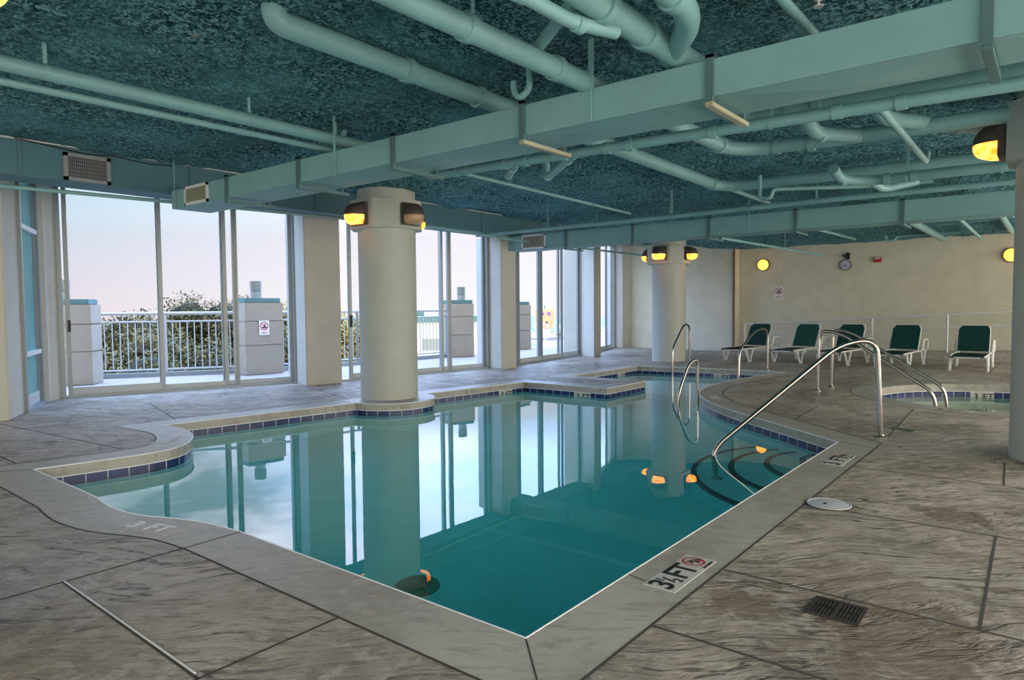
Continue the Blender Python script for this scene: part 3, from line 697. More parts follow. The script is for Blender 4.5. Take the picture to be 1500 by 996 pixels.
bm = tube([(17.3, 6.25, rz(6.25) - .29), (17.3, -2, rz(-2) - .29)], .017, seg=10); link_mesh('mid_rail', bm, M['white_alu'], rr, True)
for y in (6.25, 4.77, 3.32, 1.86, .42, -1.0): link_mesh('post', tube([(17.3, y, gz(y) - .0), (17.3, y, rz(y))], .022, seg=10), M['white_alu'], rr, True)

# ------------------------------------------------------------------ ducts
def duct(name, label, x0, x1, z0, z1, yend, ystart, straps, reg, s_w=.045, seams=(), dirty=()):
    root = thing(name, label, 'air duct', ((x0 + x1) / 2, yend, z0))
    bm = bmesh.new(); box(bm, x0, x1, ystart, yend, z0, z1); bmesh.ops.bevel(bm, geom=bm.edges[:], offset=.004, segments=1, affect='EDGES'); link_mesh('duct_body', bm, M['duct'], root)
    # cross-broken sheet metal bellies under each section
    ys = sorted([ystart] + list(straps) + [yend]); bm = bmesh.new()
    for a, b in zip(ys, ys[1:]):
        if b - a < .3: continue
        c = bm.verts.new(((x0 + x1) / 2, (a + b) / 2, z0 - .028)); q = [bm.verts.new(v) for v in ((x0 + .01, a + .02, z0 - .001), (x1 - .01, a + .02, z0 - .001), (x1 - .01, b - .02, z0 - .001), (x0 + .01, b - .02, z0 - .001))]
        for k in range(4): bm.faces.new((q[k], q[(k + 1) % 4], c))
    link_mesh('bottom_panel', bm, M['duct'], root, label='pale cross-creased sheet metal underside')
    for i, y in enumerate(straps):
        bm = bmesh.new()
        for xx in (x0 - .022, x1 + .002): box(bm, xx, xx + .02, y - s_w / 2, y + s_w / 2, z0 - .03, z1 + .02)
        box(bm, x0 - .022, x1 + .022, y - s_w / 2, y + s_w / 2, z1 + .002, z1 + .02)
        hb = link_mesh('hanger_bracket', bm, M['strap'], root)
        link_mesh('support_bar', bbox(x0 - .022, x1 + .10, y - s_w / 2, y + s_w / 2, z0 - .058, z0 - .03, bev=.003), M['strap_dirty'] if i in dirty else M['strap'], hb)
    ya, yb = reg
    fr = bmesh.new(); zc = (z0 + z1) / 2; hh = (z1 - z0) / 2 * .98
    for a in ((ya, yb, zc + hh - .03, zc + hh), (ya, yb, zc - hh, zc - hh + .03), (ya, ya + .03, zc - hh, zc + hh), (yb - .03, yb, zc - hh, zc + hh)): box(fr, x0 - .02, x0, a[0], a[1], a[2], a[3])
    rg = link_mesh('air_register', fr, M['white_alu'], root)
    link_mesh('backing', bbox(x0 - .006, x0 - .002, ya + .03, yb - .03, zc - hh + .03, zc + hh - .03), M['grille'], rg)
    bm = bmesh.new(); k = ya + .045
    while k < yb - .035: box(bm, x0 - .016, x0 - .005, k, k + .007, zc - hh + .03, zc + hh - .03); k += .024
    link_mesh('louvre', bm, M['strap_dirty'], rg)
    return root
D1 = duct('supply_duct', 'large teal rectangular air duct crossing above the near end of the pool', 3.82, 4.29, 2.40, 2.615, 8.21, -2.6, (6.94, 5.63, 4.30, 2.95, 1.59, .28, -1.1), (7.34, 7.87), dirty=(3, 4))
D2 = duct('supply_duct', 'smaller teal rectangular air duct farther off in front of the far column', 10.40, 10.85, 2.31, 2.585, 8.49, -2.6, (7.06, 5.69, 4.34, 3.02, 1.65, .3), (7.52, 8.08))
def rod(x, y, z0, z1, r, parent, name='hanger_rod', flat=0): 
    if flat: return link_mesh(name, bbox(x - .003, x + .003, y - flat, y + flat, z0, z1), M['pipe'], parent)
    return link_mesh(name, tube([(x, y, z0), (x, y, z1)], r, seg=8), M['pipe'], parent)
rod(3.80, 5.06, 2.60, 3.0, .008, D1, flat=.014); rod(3.80, 5.06, 2.38, 2.60, .004, D1); rod(3.80, 2.38, 2.60, 3.0, .008, D1, flat=.020); rod(3.80, 2.38, 2.40, 2.60, .004, D1); rod(3.80, 8.09, 2.40, 2.97, .006, D1); rod(3.80, .28, 2.6, 3.0, .01, D1, flat=.02)
for y in (8.35, 6.4, 5.0, 3.7): rod(10.385, y, 2.33, 2.92, .006, D2)
link_mesh('duct_offset', bbox(3.84, 4.31, -2.6, .27, 2.617, 2.92), M['duct'], D1)

r = thing('wall_duct', 'dark teal duct running along the window wall under the ceiling', 'air duct', (6, 8.6, 2.6))
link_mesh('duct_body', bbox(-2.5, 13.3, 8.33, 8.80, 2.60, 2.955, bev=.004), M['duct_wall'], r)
for x in (2.33, 4.1, 5.9, 7.7, 9.5, 11.3): link_mesh('flange', bbox(x, x + .03, 8.315, 8.33, 2.595, 2.96), M['duct_wall'], r)
fr = bmesh.new()
for a in ((2.74, 3.20, 2.865, 2.90), (2.74, 3.20, 2.61, 2.645), (2.74, 2.78, 2.61, 2.90), (3.16, 3.20, 2.61, 2.90)): box(fr, a[0], a[1], 8.30, 8.33, a[2], a[3])
rg = link_mesh('air_register', fr, M['grille'], r); link_mesh('backing', bbox(2.78, 3.16, 8.322, 8.328, 2.645, 2.865), M['grille_dark'], rg)
bm = bmesh.new()
for k in range(19): box(bm, 2.79 + k * .02, 2.795 + k * .02, 8.305, 8.322, 2.645, 2.865)
for k in range(5): box(bm, 2.78, 3.16, 8.31, 8.318, 2.675 + k * .04, 2.679 + k * .04)
link_mesh('louvre', bm, M['grille'], rg)
link_mesh('access_panel', bbox(6.85, 7.35, 8.322, 8.33, 2.66, 2.92), M['grille'], r, label='grey patch panel')
link_mesh('top_flashing', bbox(-2.5, 12.6, 8.30, 8.45, 2.957, 2.972), M['white_alu'], r, label='pale strip along the top of the duct')
tag(link_mesh('wiring_cable', tube([(2.3, 8.30, 2.965), (2.7, 8.29, 2.93), (3.0, 8.29, 2.905), (3.25, 8.29, 2.94), (3.6, 8.29, 2.90), (3.9, 8.29, 2.93)], .006, .2, 6), M['black']), 'thin black cable sagging along the top of the window wall duct', 'cable')

# ------------------------------------------------------------------ pipes
def pipe(label, pts, r, rad=.12, coup=(), strap=(), name='ceiling_pipe', seg=16):
    root = thing(name, label, 'pipe', tuple(pts[0]))
    link_mesh('pipe_run', tube(pts, r, rad, seg), M['pipe'], root, True)
    for c, d in coup:
        c = Vector(c); d = Vector(d).normalized() * .028; link_mesh('coupling', tube([c - d, c + d], r * 1.2, seg=seg), M['pipe'], root, True)
    for x, y, z, ax in strap:
        bm = bmesh.new(); box(bm, x - (.012 if ax == 'x' else .003), x + (.012 if ax == 'x' else .003), y - (.003 if ax == 'x' else .012), y + (.003 if ax == 'x' else .012), z + r * .9, z + r + .35 if z + r + .35 < 2.94 else 2.94)
        lathe(bm, [(r * 1.07, -.012), (r * 1.07, .012)], 0, 0, 16, mat=Matrix.Translation((x, y, z)) @ (Matrix.Rotation(PI / 2, 4, 'Y') if ax == 'x' else Matrix.Rotation(PI / 2, 4, 'X')), cap=False)
        link_mesh('pipe_strap', bm, M['pipe'], root)
    return root
pipe('thicker of the two parallel pipes at the upper left', [(-1, 5.17, 2.76), (4.9, 5.17, 2.74)], .05, 0, strap=[(1.62, 5.17, 2.755, 'x'), (3.05, 5.17, 2.75, 'x'), (3.9, 5.17, 2.745, 'x')])
pipe('thinner lower pipe beside the thicker one at the upper left', [(-1, 5.36, 2.69), (4.05, 5.36, 2.69), (4.15, 5.36, 2.9)], .026, .08)
pipe('thick pipe with a rounded elbow end at the upper left middle', [(2.27, 3.56, 3.02), (2.27, 3.56, 2.86), (8.9, 3.61, 2.81), (9.05, 3.4, 2.80), (9.05, -2, 2.76)], .072, .12, coup=[((3.3, 3.565, 2.853), (1, 0, 0)), ((4.05, 3.57, 2.847), (1, 0, 0)), ((8.7, 3.61, 2.812), (1, 0, 0))])
pipe('thick pipe running from the top edge over the near duct then elbowing right', [(-1, 2.47, 2.67), (6.25, 2.43, 2.66), (6.46, 2.2, 2.66), (6.47, .9, 2.64), (6.50, -2, 2.62)], .065, .2, coup=[((6.05, 2.43, 2.66), (1, 0, 0)), ((6.465, 2.05, 2.66), (0, 1, 0)), ((6.468, 1.75, 2.65), (0, 1, 0)), ((2.7, 2.455, 2.67), (1, 0, 0)), ((3.5, 2.45, 2.67), (1, 0, 0))], strap=[(2.75, 2.455, 2.67, 'x'), (6.468, 1.85, 2.65, 'y')])
pipe('largest pipe at the top centre dipping behind the near duct', [(.5, 1.81, 2.70), (4.35, 1.81, 2.70), (4.75, 1.78, 2.50), (4.78, 1.2, 2.49), (4.80, -2, 2.46)], [.08] * 1 if False else .075, .14, coup=[((3.0, 1.81, 2.70), (1, 0, 0)), ((3.45, 1.81, 2.70), (1, 0, 0)), ((4.77, 1.42, 2.495), (0, 1, 0)), ((4.77, 1.25, 2.49), (0, 1, 0))])
pipe('small pipe hugging the underside of the largest top pipe', [(.5, 1.93, 2.60), (2.85, 1.90, 2.60), (3.15, 1.82, 2.62)], .036, .1, coup=[((2.45, 1.905, 2.60), (1, 0, 0)), ((2.9, 1.89, 2.60), (1, 0, 0))])
pipe('pipe elbowing down at the top right of centre', [(.8, 1.48, 2.69), (3.25, 1.48, 2.69), (3.50, 1.58, 2.69), (3.85, 1.86, 2.70)], .065, .16, coup=[((3.1, 1.48, 2.69), (1, 0, 0))])
pipe('thin pipe entering from the top edge right of centre', [(1.5, 1.15, 2.78), (4.6, 1.15, 2.78)], .028, 0)
pipe('short oblique branch pipe joining two thick ceiling pipes', [(2.95, 1.86, 2.82), (3.31, 2.44, 2.74)], .036, 0)
J_ = pipe('long drain pipe with couplings hugging the far side of the near duct', [(4.62, 4.95, 2.62), (4.62, 4.72, 2.46), (4.62, .4, 2.385), (4.62, -2, 2.34)], .039, .1,
     coup=[((4.62, 4.35, 2.452), (0, 1, 0)), ((4.62, 4.22, 2.45), (0, 1, 0)), ((4.62, 3.78, 2.443), (0, 1, 0)), ((4.62, 3.55, 2.44), (0, 1, 0)), ((4.62, 3.15, 2.432), (0, 1, 0)), ((4.62, 2.75, 2.425), (0, 1, 0)), ((4.62, 2.55, 2.42), (0, 1, 0)), ((4.62, 1.9, 2.41), (0, 1, 0)), ((4.62, 1.1, 2.40), (0, 1, 0)), ((4.62, .75, 2.39), (0, 1, 0))], strap=[(4.62, 1.5, 2.40, 'y')])
pipe('short stub branch from the drain pipe below the near duct, left one', [(4.64, 3.66, 2.44), (5.02, 4.06, 2.43), (5.08, 4.12, 2.92)], .034, .05, coup=[((4.78, 3.81, 2.437), (.7, .7, 0)), ((4.98, 4.02, 2.432), (.7, .7, 0))])
pipe('longer slanting branch from the drain pipe below the near duct', [(4.64, 3.06, 2.43), (5.28, 3.80, 2.42), (5.34, 3.87, 2.92)], .034, .05, coup=[((4.80, 3.24, 2.43), (.66, .75, 0)), ((5.22, 3.74, 2.42), (.66, .75, 0))])
pipe('thin conduit running away from the near duct under the ceiling', [(4.45, 4.95, 2.64), (9.15, 5.06, 2.60)], .02, 0)
pipe('sprinkler main running left to right above the far duct', [(9.17, 8.15, 2.50), (9.22, 4.6, 2.50), (9.12, 2.3, 2.505), (9.12, -2, 2.50)], .034, .3, coup=[((9.12, 1.9, 2.505), (0, 1, 0)), ((9.2, 5.0, 2.50), (0, 1, 0))], strap=[(9.19, 6.6, 2.5, 'y'), (9.2, 4.4, 2.5, 'y'), (9.12, 2.4, 2.5, 'y')])
pipe('dark sprinkler pipe along the window wall below the duct', [(.5, 8.88, 2.52), (2.26, 8.66, 2.52), (7.9, 7.92, 2.52), (9.6, 7.90, 2.46), (11.7, 7.93, 2.45), (15.0, 7.95, 2.45)], .022, .3, coup=[((8.95, 7.90, 2.48), (1, 0, 0)), ((2.83, 8.59, 2.52), (1, 0, 0))])
pipe('short elbowed pipe dropping onto the thick right-hand run', [(5.72, 1.62, 2.93), (5.74, 1.60, 2.66), (6.05, 1.60, 2.62), (6.46, 1.36, 2.64)], .058, .14, coup=[((6.1, 1.58, 2.62), (.9, -.3, 0))])
pipe('thick pipe stub beside the slanting pipe at the right', [(5.93, 1.14, 2.9), (5.95, 1.12, 2.68), (6.20, 1.08, 2.67), (6.95, .50, 2.66), (7.3, .2, 2.66)], .060, .12, coup=[((6.72, .68, 2.665), (.8, -.6, 0))])
pipe('warm-lit slanting pipe crossing at the right below other pipes', [(4.95, .96, 2.515), (7.3, .98, 2.505), (7.38, .98, 2.6)], .028, .04)
pipe('low thick elbowed pipe near the sprinkler main at the right', [(7.72, 1.87, 2.62), (8.02, 1.86, 2.545), (8.20, 1.60, 2.53), (8.12, .9, 2.52), (8.08, -2, 2.48)], .052, .14, coup=[((8.02, 1.84, 2.54), (.5, -.6, 0)), ((8.17, 1.45, 2.53), (0, 1, 0)), ((8.16, 1.2, 2.525), (0, 1, 0))], strap=[(8.13, 1.25, 2.52, 'y'), (8.08, .45, 2.50, 'y')])
pipe('small lower stub elbow beneath the low thick pipe', [(8.2, 1.6, 2.52), (8.55, 1.55, 2.48), (8.75, 1.25, 2.56)], .042, .12)
pipe('small pipe with a U-shaped trap above the far duct', [(8.8, 3.0, 2.85), (8.8, 3.0, 2.555), (8.8, 2.86, 2.55), (8.8, 2.84, 2.66), (9.35, 1.9, 2.66), (9.5, 1.2, 2.66)], .026, .055)
pipe('thin pipe continuing away from the elbow above the far duct', [(9.0, 3.55, 2.80), (10.9, 3.57, 2.80)], .03, 0)
pipe('curved trap pipe hanging above the near duct centre', [(3.7, 2.81, 2.95), (3.7, 2.80, 2.66), (3.7, 2.88, 2.62), (3.7, 2.93, 2.66), (3.7, 2.94, 2.74)], .022, .05)
# beyond the far duct
pipe('thin pipe beyond the far duct ending above the clock', [(11.0, 3.66, 2.62), (16.9, 3.62, 2.68)], .032, 0)
pipe('thick pipe beyond the far duct reaching the far wall', [(11.0, 1.98, 2.60), (17.6, 2.0, 2.62)], .065, 0, coup=[((12.4, 1.98, 2.6), (1, 0, 0))])
pipe('thin pipe with a small end fitting beyond the far duct at right', [(11.0, 1.27, 2.57), (17.0, 1.27, 2.53)], .03, 0, coup=[((16.95, 1.27, 2.53), (1, 0, 0))])
pipe('thick short pipe beyond the far duct next to the right column', [(11.0, .74, 2.60), (17.0, .76, 2.62)], .05, 0)
pipe('cross pipe linking runs beyond the far duct', [(14.4, 1.75, 2.64), (13.9, .6, 2.64)], .045, 0)
pipe('dark straight sprinkler branch pointing at the far wall', [(10.9, 4.60, 2.37), (16.6, 4.20, 2.33)], .026, 0, coup=[((16.5, 4.207, 2.33), (1, -.07, 0))], strap=[(14.3, 4.36, 2.34, 'x')])
pipe('small curved trap pipe near the far wall ceiling', [(16.6, 2.95, 2.8), (16.6, 2.95, 2.58), (16.6, 2.78, 2.58), (16.6, 2.74, 2.66), (16.6, 1.6, 2.66)], .03, .07)

# ------------------------------------------------------------------ stainless handrails
def flange(parent, x, y, z=0): 
    bm = bmesh.new(); lathe(bm, [(.055, z), (.055, z + .012), (.03, z + .02), (.026, z + .03)], x, y, 24); link_mesh('flange', bm, M['steel'], parent, True)
def handrail(label, pts, rad, bases, r=.022, name='pool_handrail'):
    root = thing(name, label, 'handrail', (bases[0][0], bases[0][1], 0), 'stainless pool handrails')
    link_mesh('rail_tube', tube(pts, r, rad, 16), M['steel'], root, True)
    for b in bases: flange(root, *b)
    return root
handrail('large near stainless handrail slanting down to the pool steps', [(6.83, 1.226, 0), (6.80, 1.262, .895), (6.62, 1.53, .845), (5.90, 2.42, -.10), (5.81, 2.34, -.86)], [.16, .3, .14], [(6.83, 1.226, 0), (5.81, 2.34, -.86)])
handrail('left of the two parallel handrails going down into the hot tub', [(10.1, 2.62, 0), (10.1, 2.60, .86), (10.1, 2.30, .80), (10.1, 1.22, .07), (10.1, 1.14, -.5)], [.14, .2, .12], [(10.1, 2.62, 0), (10.1, 1.14, -.5)])
handrail('right of the two parallel handrails going down into the hot tub', [(10.6, 2.56, 0), (10.6, 2.54, .86), (10.6, 2.28, .80), (10.6, 1.16, .09), (10.6, 1.08, -.5)], [.14, .2, .12], [(10.6, 2.56, 0), (10.6, 1.08, -.5)])
handrail('far stainless handrail in front of the leftmost green lounger', [(12.78, 4.19, 0), (12.78, 4.19, .78), (12.25, 4.24, .76), (11.65, 4.30, .42), (11.60, 4.30, -.55)], [.2, .25, .14], [(12.78, 4.19, 0), (11.60, 4.30, -.55)], .020)
handrail('tall stainless handrail beside the far column', [(12.74, 5.70, 0), (12.72, 5.70, .84), (12.42, 5.69, .84), (11.86, 5.65, .42), (11.86, 5.65, -.55)], [.2, .25, .14], [(12.74, 5.70, 0), (11.86, 5.65, -.55)], .020)
handrail('short looped grab rail at the rounded deck tip', [(9.16, 3.98, -.5), (9.16, 3.98, .46), (8.95, 4.02, .40), (8.68, 4.05, .0), (8.68, 4.05, -.9)], [.12, .12, .14], [(9.16, 3.98, -1.2), (8.68, 4.05, -1.2)], .020)

# ------------------------------------------------------------------ deck fittings
g = thing('floor_grate', 'rusty dark rectangular drain grate in the near right deck', 'drain grate', (2.83, .65, 0))
bm = bmesh.new()
for a in ((2.74, 2.92, .555, .57), (2.74, 2.92, .735, .75), (2.74, 2.755, .57, .735), (2.905, 2.92, .57, .735), (2.755, 2.905, .648, .657)): box(bm, a[0], a[1], a[2], a[3], .0, .008)
link_mesh('frame', bm, M['iron'], g)
bm = bmesh.new()
for k in range(12):
    y = .575 + k * .0135
    box(bm, 2.757, 2.82, y, y + .006, .0, .007); box(bm, 2.84, 2.903, y, y + .006, .0, .007)
link_mesh('bars', bm, M['iron'], g); link_mesh('sump', bbox(2.75, 2.91, .565, .74, -.0, .0015), M['black'], g)
g = thing('skimmer_lid', 'round pale grey skimmer lid set in the deck beside the coping', 'lid', (4.34, 1.05, 0))
bm = bmesh.new(); lathe(bm, [(.125, 0), (.125, .008), (.118, .010), (.112, .006), (.10, .009), (.001, .010)], 4.34, 1.05, 48); link_mesh('cover', bm, M['lid'], g, True)
bm = bmesh.new(); box(bm, 4.30, 4.335, 1.06, 1.075, .009, .0115); link_mesh('finger_hole', bm, M['black'], g)
bm = bmesh.new(); lathe(bm, [(.134, 0), (.134, .004), (.126, .004)], 4.34, 1.05, 48, cap=False); link_mesh('rim', bm, M['iron'], g)
g = thing('channel_grate', 'small dark green slotted grate near the large handrail base', 'drain grate', (7.38, 1.13, 0))
FG = frame_mat((7.38, 1.135, 0), (-.33, -.94, 0), (.94, -.33, 0))
bm = bmesh.new(); box(bm, -.115, .115, -.045, .045, 0, .006, mat=FG); link_mesh('grate', bm, M['drain_green'], g)
bm = bmesh.new()
for k in range(14): box(bm, -.108 + k * .016, -.101 + k * .016, -.038, .038, .006, .0075, mat=FG)
link_mesh('slots', bm, M['black'], g)

# ------------------------------------------------------------------ sun loungers
def lounger_proto(sling, name='sun_lounger', flat=False):
    r = thing(name, '', 'sun lounger')
    # local x toward foot end (-x) ; back at +x
    half = .275
    bm = bmesh.new()
    prof = [(-.672, .245), (-.665, .275), (-.3, .285), (.1, .285), (.33, .28)]; bp_ = [(.33, .285), (.42, .40), (.60, .70), (.64, .775)]
    def sheet(pr, w0, w1, cham=False):
        b = bmesh.new(); rows = []
        for i, (x, z) in enumerate(pr):
            w = w0 + (w1 - w0) * i / (len(pr) - 1); sag = .012 if 0 < i < len(pr) - 1 else 0
            if cham and i == len(pr) - 1: w -= .05
            rows.append([b.verts.new((x, w * s, z - sag * (1 - s * s))) for s in (-1, -.6, -.2, .2, .6, 1)])
        for i in range(len(rows) - 1):
            for j in range(5): b.faces.new((rows[i][j], rows[i][j + 1], rows[i + 1][j + 1], rows[i + 1][j]))
        bmesh.ops.solidify(b, geom=b.faces[:], thickness=.012); return b
    link_mesh('seat_sling', sheet(prof, .25, .25), sling, r, True)
    link_mesh('backrest_sling', sheet([(.33, .29), (.6, .30), (.85, .31), (.92, .315)] if flat else [(.33, .315), (.42, .475), (.55, .71), (.595, .785)], .245, .245, True), sling, r, True)
    bm = bmesh.new()
    for s in (-1, 1): sweep(bm, fillet([(-.66, s * .22, .25), (-.62, s * .262, .275), (.9, s * .262, .285)], .04), .017, 8)
    sweep(bm, [(-.66, -.2, .25), (-.66, .2, .25)], .014, 8); sweep(bm, [(.9, -.26, .285), (.9, .26, .285)], .017, 8)
    link_mesh('frame', bm, M['white'], r, True)
    bm = bmesh.new()
    sweep(bm, fillet([(.36, -.245, .29), (.9, -.245, .30), (.95, -.215, .30), (.95, .215, .30), (.9, .245, .30), (.36, .245, .29)] if flat else [(.36, -.245, .29), (.60, -.245, .72), (.635, -.215, .79), (.635, .215, .79), (.60, .245, .72), (.36, .245, .29)], .05), .013, 8)
    link_mesh('backrest_frame', bm, M['white'], r, True)
    for sx in (-.42, .62):
        for s in (-1, 1):
            bm = bmesh.new()
            sweep(bm, [(sx - .16, s * .275, .27), (sx - .02, s * .285, .0)], [.026, .018], 8); sweep(bm, [(sx + .16, s * .275, .27), (sx + .02, s * .285, .0)], [.026, .018], 8)
            box(bm, sx - .05, sx + .05, s * .285 - .018, s * .285 + .018, 0, .025)
            link_mesh('leg', bm, M['white'], r, True)
    for s in (-1, 1):
        bm = bmesh.new(); sweep(bm, fillet([(.50, s * .285, .28), (.60, s * .29, .50), (.92, s * .29, .48), (.90, s * .285, .28)], .07), .024, 8); link_mesh('armrest', bm, M['white'], r, True)
    return r
LP = lounger_proto(M['sling'])
for i, (x, y, a, lb_) in enumerate([
        (15.02, 5.36, 10, 'green sling sun lounger at the far left of the row, nearest the far column'),
        (15.12, 4.35, 9, 'second green sun lounger from the left in the row by the ramp'),
        (15.12, 3.46, 8, 'middle green sun lounger of the row, partly behind the hot tub handrails'),
        (15.02, 2.41, 5, 'fourth green sun lounger, just left of the rightmost one'),
        (14.95, 1.23, 0, 'rightmost green sun lounger of the row, seen head-on beside the right column')]):
    o = LP if i == 0 else copy_tree(LP)
    o.location = (x, y, 0); o.rotation_euler = (0, 0, math.radians(-a)); o['label'] = lb_; o['category'] = 'sun lounger'; o['group'] = 'green sun loungers in front of the ramp'
LQ = lounger_proto(M['teal_sling'], 'terrace_lounger', True)
for i, (x, y, a, lb_) in enumerate([(20.9, 15.2, 75, 'white framed lounger on the terrace outside, left of the sandy board'), (21.9, 15.0, 75, 'white framed lounger on the terrace outside, in front of the sandy board'), (23.2, 14.9, 75, 'white framed lounger outside at the right edge of the third glass door')]):
    o = LQ if i == 0 else copy_tree(LQ)
    o.location = (x, y, 0); o.rotation_euler = (0, 0, math.radians(a)); o['label'] = lb_; o['category'] = 'sun lounger'; o['group'] = 'loungers on the terrace'; o.scale = (1.1, 1.1, 1.1)

# ------------------------------------------------------------------ terrace: parapet piers, railings
def parapet(pts, ztop, label, vent, sign=None):
    cx = sum(p_[0] for p_ in pts) / len(pts); cy = sum(p_[1] for p_ in pts) / len(pts)
    r = thing('parapet_pier', label, 'parapet pier', (cx, cy, 0), 'stucco parapet piers on the terrace')
    body = bmesh.new(); g_ = .022
    for z0, z1 in ((0, .53), (.53 + g_, .98), (.98 + g_, ztop - .09)): prism(body, pts, z0, z1)
    prism(body, [(cx + (x - cx) * .955, cy + (y - cy) * .955) for x, y in pts], 0, ztop - .09)
    link_mesh('body', body, M['stucco'], r)
    link_mesh('cap', prism_bm([(cx + (x - cx) * .93, cy + (y - cy) * .93) for x, y in pts], ztop - .09, ztop, .01), M['cap'], r, label='teal painted cap')
    if vent:
        vx, vy = vent; bm = bmesh.new(); lathe(bm, [(.10, ztop), (.10, ztop + .13), (.075, ztop + .14), (.075, ztop + .15)], vx, vy, 20)
        for k in range(5): lathe(bm, [(.11, ztop + .15 + k * .032), (.11, ztop + .168 + k * .032), (.085, ztop + .172 + k * .032)], vx, vy, 20)
        lathe(bm, [(.085, ztop + .14), (.085, ztop + .31), (.11, ztop + .31), (.11, ztop + .325)], vx, vy, 20)
        link_mesh('vent_stack', bm, M['vent'], r, True)
    return r
parapet([(3.55, 12.78), (4.38, 12.36), (4.66, 12.70), (4.4, 13.4), (3.6, 13.6)], 1.40, 'stucco parapet pier with teal cap seen at the left through the first door', (4.15, 12.85))
parapet([(6.67, 11.63), (7.42, 11.58), (7.46, 12.2), (6.78, 12.25), (6.70, 11.95)], 1.42, 'stucco parapet pier with vent and warning sign behind the first door', (7.06, 11.9))
nosmoke((7.03, 11.597, .865), (.997, -.066, 0), 'white no-glass warning sign on the terrace parapet pier', .2, .27)
parapet([(12.02, 11.62), (12.57, 11.30), (13.0, 11.9), (12.3, 12.2)], 1.40, 'stucco parapet pier with vent stack behind the second door', (12.46, 11.62))
parapet([(15.0, 12.1), (15.74, 11.93), (16.3, 12.5), (16.1, 13.2), (15.0, 13.2)], 1.37, 'stucco parapet pier with teal cap behind the third door', None)
def railing(A, B, n, posts, label):
    A = Vector((*A, 0)); B = Vector((*B, 0)); d = B - A
    r = thing('terrace_railing', label, 'railing', tuple(A), 'terrace railings')
    link_mesh('top_rail', tube([A + Vector((0, 0, 1.15)), B + Vector((0, 0, 1.15))], .032, seg=10), M['rail'], r, True)
    link_mesh('upper_rail', tube([A + Vector((0, 0, 1.0)), B + Vector((0, 0, 1.0))], .016, seg=8), M['rail'], r, True)
    link_mesh('lower_rail', tube([A + Vector((0, 0, .12)), B + Vector((0, 0, .12))], .018, seg=8), M['rail'], r, True)
    bm = bmesh.new(); F = frame_mat(A, d.normalized(), (0, 0, 1)); box(bm, 0, d.length, 0, .07, -.05, .05, mat=F); link_mesh('curb', bm, M['curb'], r)
    for k in range(posts + 1):
        q = A + d * k / posts; link_mesh('post', tube([q, q + Vector((0, 0, 1.15))], .028, seg=8), M['rail'], r)
    for k in range(1, n):
        q = A + d * k / n; link_mesh('baluster', tube([q + Vector((0, 0, .12)), q + Vector((0, 0, 1.0))], .010, seg=6), M['rail'], r)
railing((4.72, 13.45), (6.85, 12.25), 20, 2, 'white metal railing between the parapet piers behind the first door')
railing((7.46, 12.0), (9.4, 11.85), 18, 2, 'white metal railing seen on both sides of the large square pier')
railing((9.4, 11.85), (12.2, 11.80), 26, 2, 'white metal railing behind the second door, right of the round column')
railing((17.0, 13.3), (23.5, 19.3), 50, 5, 'distant white terrace railing beyond the third door')

# ------------------------------------------------------------------ beyond the terrace
def leafcloud(seed, n=20000, rx=3.0, rz=2.6, size=.095):
    rnd = random.Random(seed); bm = bmesh.new()
    blobs = [(Vector((rnd.uniform(-1, 1) * rx * .62, rnd.uniform(-1, 1) * rx * .62, rnd.uniform(-.75, .62) * rz)), rnd.uniform(.28, .55) * rx) for _ in range(16)]
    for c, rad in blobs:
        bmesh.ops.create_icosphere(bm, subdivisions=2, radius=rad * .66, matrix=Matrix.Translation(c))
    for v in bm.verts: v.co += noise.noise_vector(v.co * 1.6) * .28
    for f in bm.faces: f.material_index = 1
    for _ in range(n):
        c, rad = rnd.choice(blobs); d = Vector((rnd.gauss(0, 1), rnd.gauss(0, 1), rnd.gauss(0, 1))).normalized(); p_ = c + d * rad * rnd.uniform(.62, 1.08)
        u = Vector((rnd.gauss(0, 1), rnd.gauss(0, 1), rnd.gauss(0, 1))).normalized(); w_ = u.cross(d + Vector((.01, .02, .3))).normalized(); s = size * rnd.uniform(.5, 1.2)
        vs = [bm.verts.new(p_ + u * s * a + w_ * s * .55 * b) for a, b in ((-1, 0), (0, -1), (1, 0), (0, 1))]
        bm.faces.new(vs)
    return bm
protos = []
def tree(i, x, y, ztop, s, label, autumn=False):
    key = (i % 3, autumn)
    r = thing('tree', label, 'tree', (x, y, -9), 'trees beyond the terrace')
    d_ = [p_ for p_ in protos if p_[0] == key]
    if d_: o = bpy.data.objects.new('foliage', d_[0][1]); col.objects.link(o); o.parent = r
    else:
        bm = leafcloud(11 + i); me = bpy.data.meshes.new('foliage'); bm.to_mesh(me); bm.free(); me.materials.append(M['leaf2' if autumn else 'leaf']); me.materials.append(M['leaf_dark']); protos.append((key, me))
        o = bpy.data.objects.new('foliage', me); col.objects.link(o); o.parent = r
    o.location = (0, 0, 9 + ztop - 2.6 * s); o.scale = (s, s, s); o.rotation_euler = (0, 0, i * 1.7)
    bm = tube([(x, y, -9), (x + .2, y, ztop - 4.5 * s), (x, y + .1, ztop - 2.5 * s)], [.28, .2, .15], seg=8); link_mesh('trunk', bm, M['bark'], r, True)
TR_ = [(10.0, 28.5, 1.05, .8, 'olive tree whose low top shows at the left end of the railing view'), (11.7, 26.3, 1.35, .72, 'olive tree with a pointed crown left of the first door mullion'),
       (12.7, 29.5, .95, .8, 'low olive tree in the middle gap of the railing view'), (13.3, 25.0, 1.65, .72, 'tallest olive tree rising above the railing near the signed parapet pier'),
       (8.7, 22.6, .55, .8, 'front olive tree low behind the left of the railing'), (11.0, 22.0, .60, .8, 'front olive tree low behind the middle of the railing'), (13.3, 20.8, .55, .8, 'front olive tree low behind the right of the railing')]
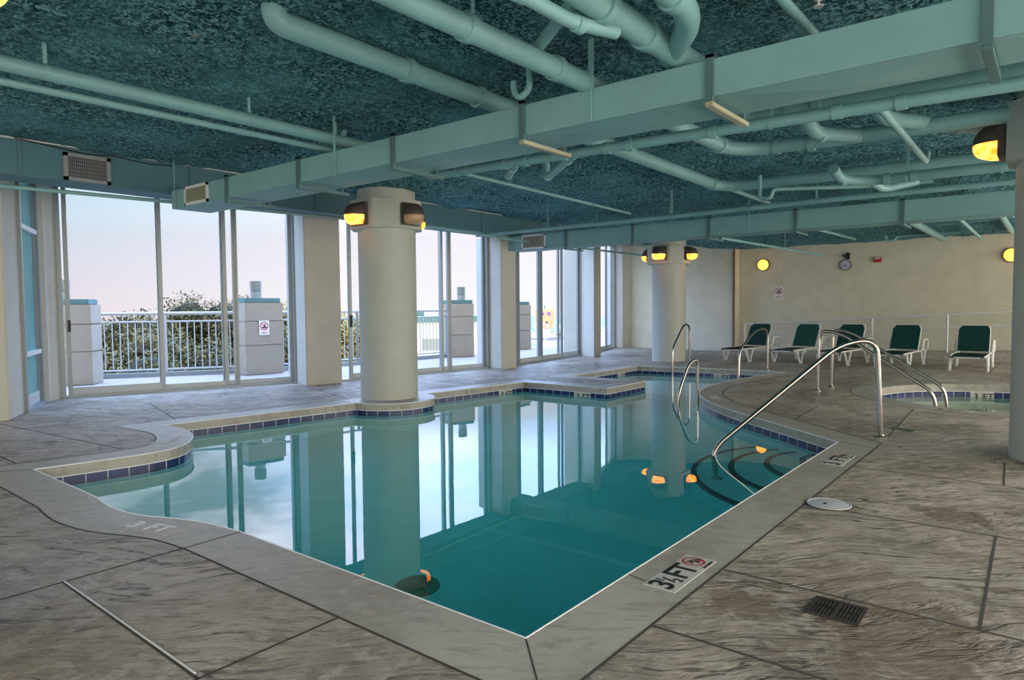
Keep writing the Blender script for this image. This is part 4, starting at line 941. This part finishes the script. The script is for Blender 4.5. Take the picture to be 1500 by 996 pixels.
for i, a in enumerate(TR_): tree(i, *a)
tree(8, 15.7, 24.6, 1.35, .75, 'yellowing tree beside the signed parapet pier', True); tree(9, 17.2, 22.0, 1.15, .75, 'yellowing tree seen left of the round column', True)
link_mesh('ground', bbox(-200, 600, 16, 600, -9.3, -9), M['ground'], kind='structure')

b = thing('apartment_building', 'white building with teal shutters and red awnings beyond the second door', 'building', (42, 44, -9))
FB = frame_mat((38.5, 47.8, -9), (.72, -.69, 0), (0, 0, 1))
def fb(name, mat, boxes, parent=b):
    bm = bmesh.new()
    for a in boxes: box(bm, *a, mat=FB)
    return link_mesh(name, bm, M[mat], parent)
fb('wall', 'bld', [(-4, 12, 0, 9.0, -6, 0)]); fb('roof', 'cap', [(-4.3, 12.3, 9.0, 9.5, -6.2, .3)])
fb('pediment', 'cap', [(2.4, 5.4, 9.5, 9.9, -4, -.5), (3.2, 4.6, 9.9, 10.2, -3.4, -1)])
for k, x in enumerate((-.2, 1.3, 3.4, 6.6, 9.5)):
    fb('shutter', 'bld_teal', [(x, x + .9, 6.2 if k < 3 else 4.8, 8.4 if k < 3 else 6.0, 0, .1)])
fb('balcony_band', 'cap', [(-1, 3.6, 4.6, 5.2, 0, .5)]); fb('awning', 'bld_red', [(-1, 0.6, 1.6, 4.6, 0, .6), (1.4, 3.6, 1.6, 4.6, 0, .6)]); fb('window', 'grille', [(5.2, 7.4, 6.5, 7.5, 0, .08)])

k = thing('sand_coloured_board', 'sandy orange board with violet emblem standing beyond the terrace loungers', 'board', (24, 17, 0))
FK = frame_mat((23.9, 17.35, 0), (.5, -.866, 0), (0, 0, 1)); 
bm = bmesh.new(); box(bm, -.42, .42, .15, 1.13, -.05, .05, mat=FK); bmesh.ops.bevel(bm, geom=bm.edges[:], offset=.01, segments=1, affect='EDGES'); link_mesh('panel', bm, M['kiosk'], k)
bm = bmesh.new(); box(bm, -.38, -.32, 0, .2, -.04, .04, mat=FK); box(bm, .32, .38, 0, .2, -.04, .04, mat=FK); link_mesh('leg', bm, M['kiosk'], k)
bm = bmesh.new()
for x in (-.1, .18): lathe(bm, [(.075, 0), (.075, .01)], 0, 0, 16, mat=FK @ Matrix.Translation((x, .93, .05)))
link_mesh('emblem', bm, M['purple'], k)
bm = bmesh.new(); lathe(bm, [(.045, 0), (.045, .01)], 0, 0, 16, mat=FK @ Matrix.Translation((.08, .55, .05))); box(bm, -.02, .0, 1.13, 1.3, -.02, .02, mat=FK); link_mesh('knob', bm, M['black'], k)
h = thing('sprinkler_head', 'tiny pale sprinkler head hanging from the foam near the top edge', 'sprinkler', (3.98, 1.05, 2.84))
bm = bmesh.new(); lathe(bm, [(.012, 2.94), (.012, 2.86), (.022, 2.855), (.022, 2.845), (.006, 2.84), (.006, 2.82), (.026, 2.815), (.026, 2.81)], 3.98, 1.05, 14); link_mesh('head', bm, M['white_alu'], h, True)
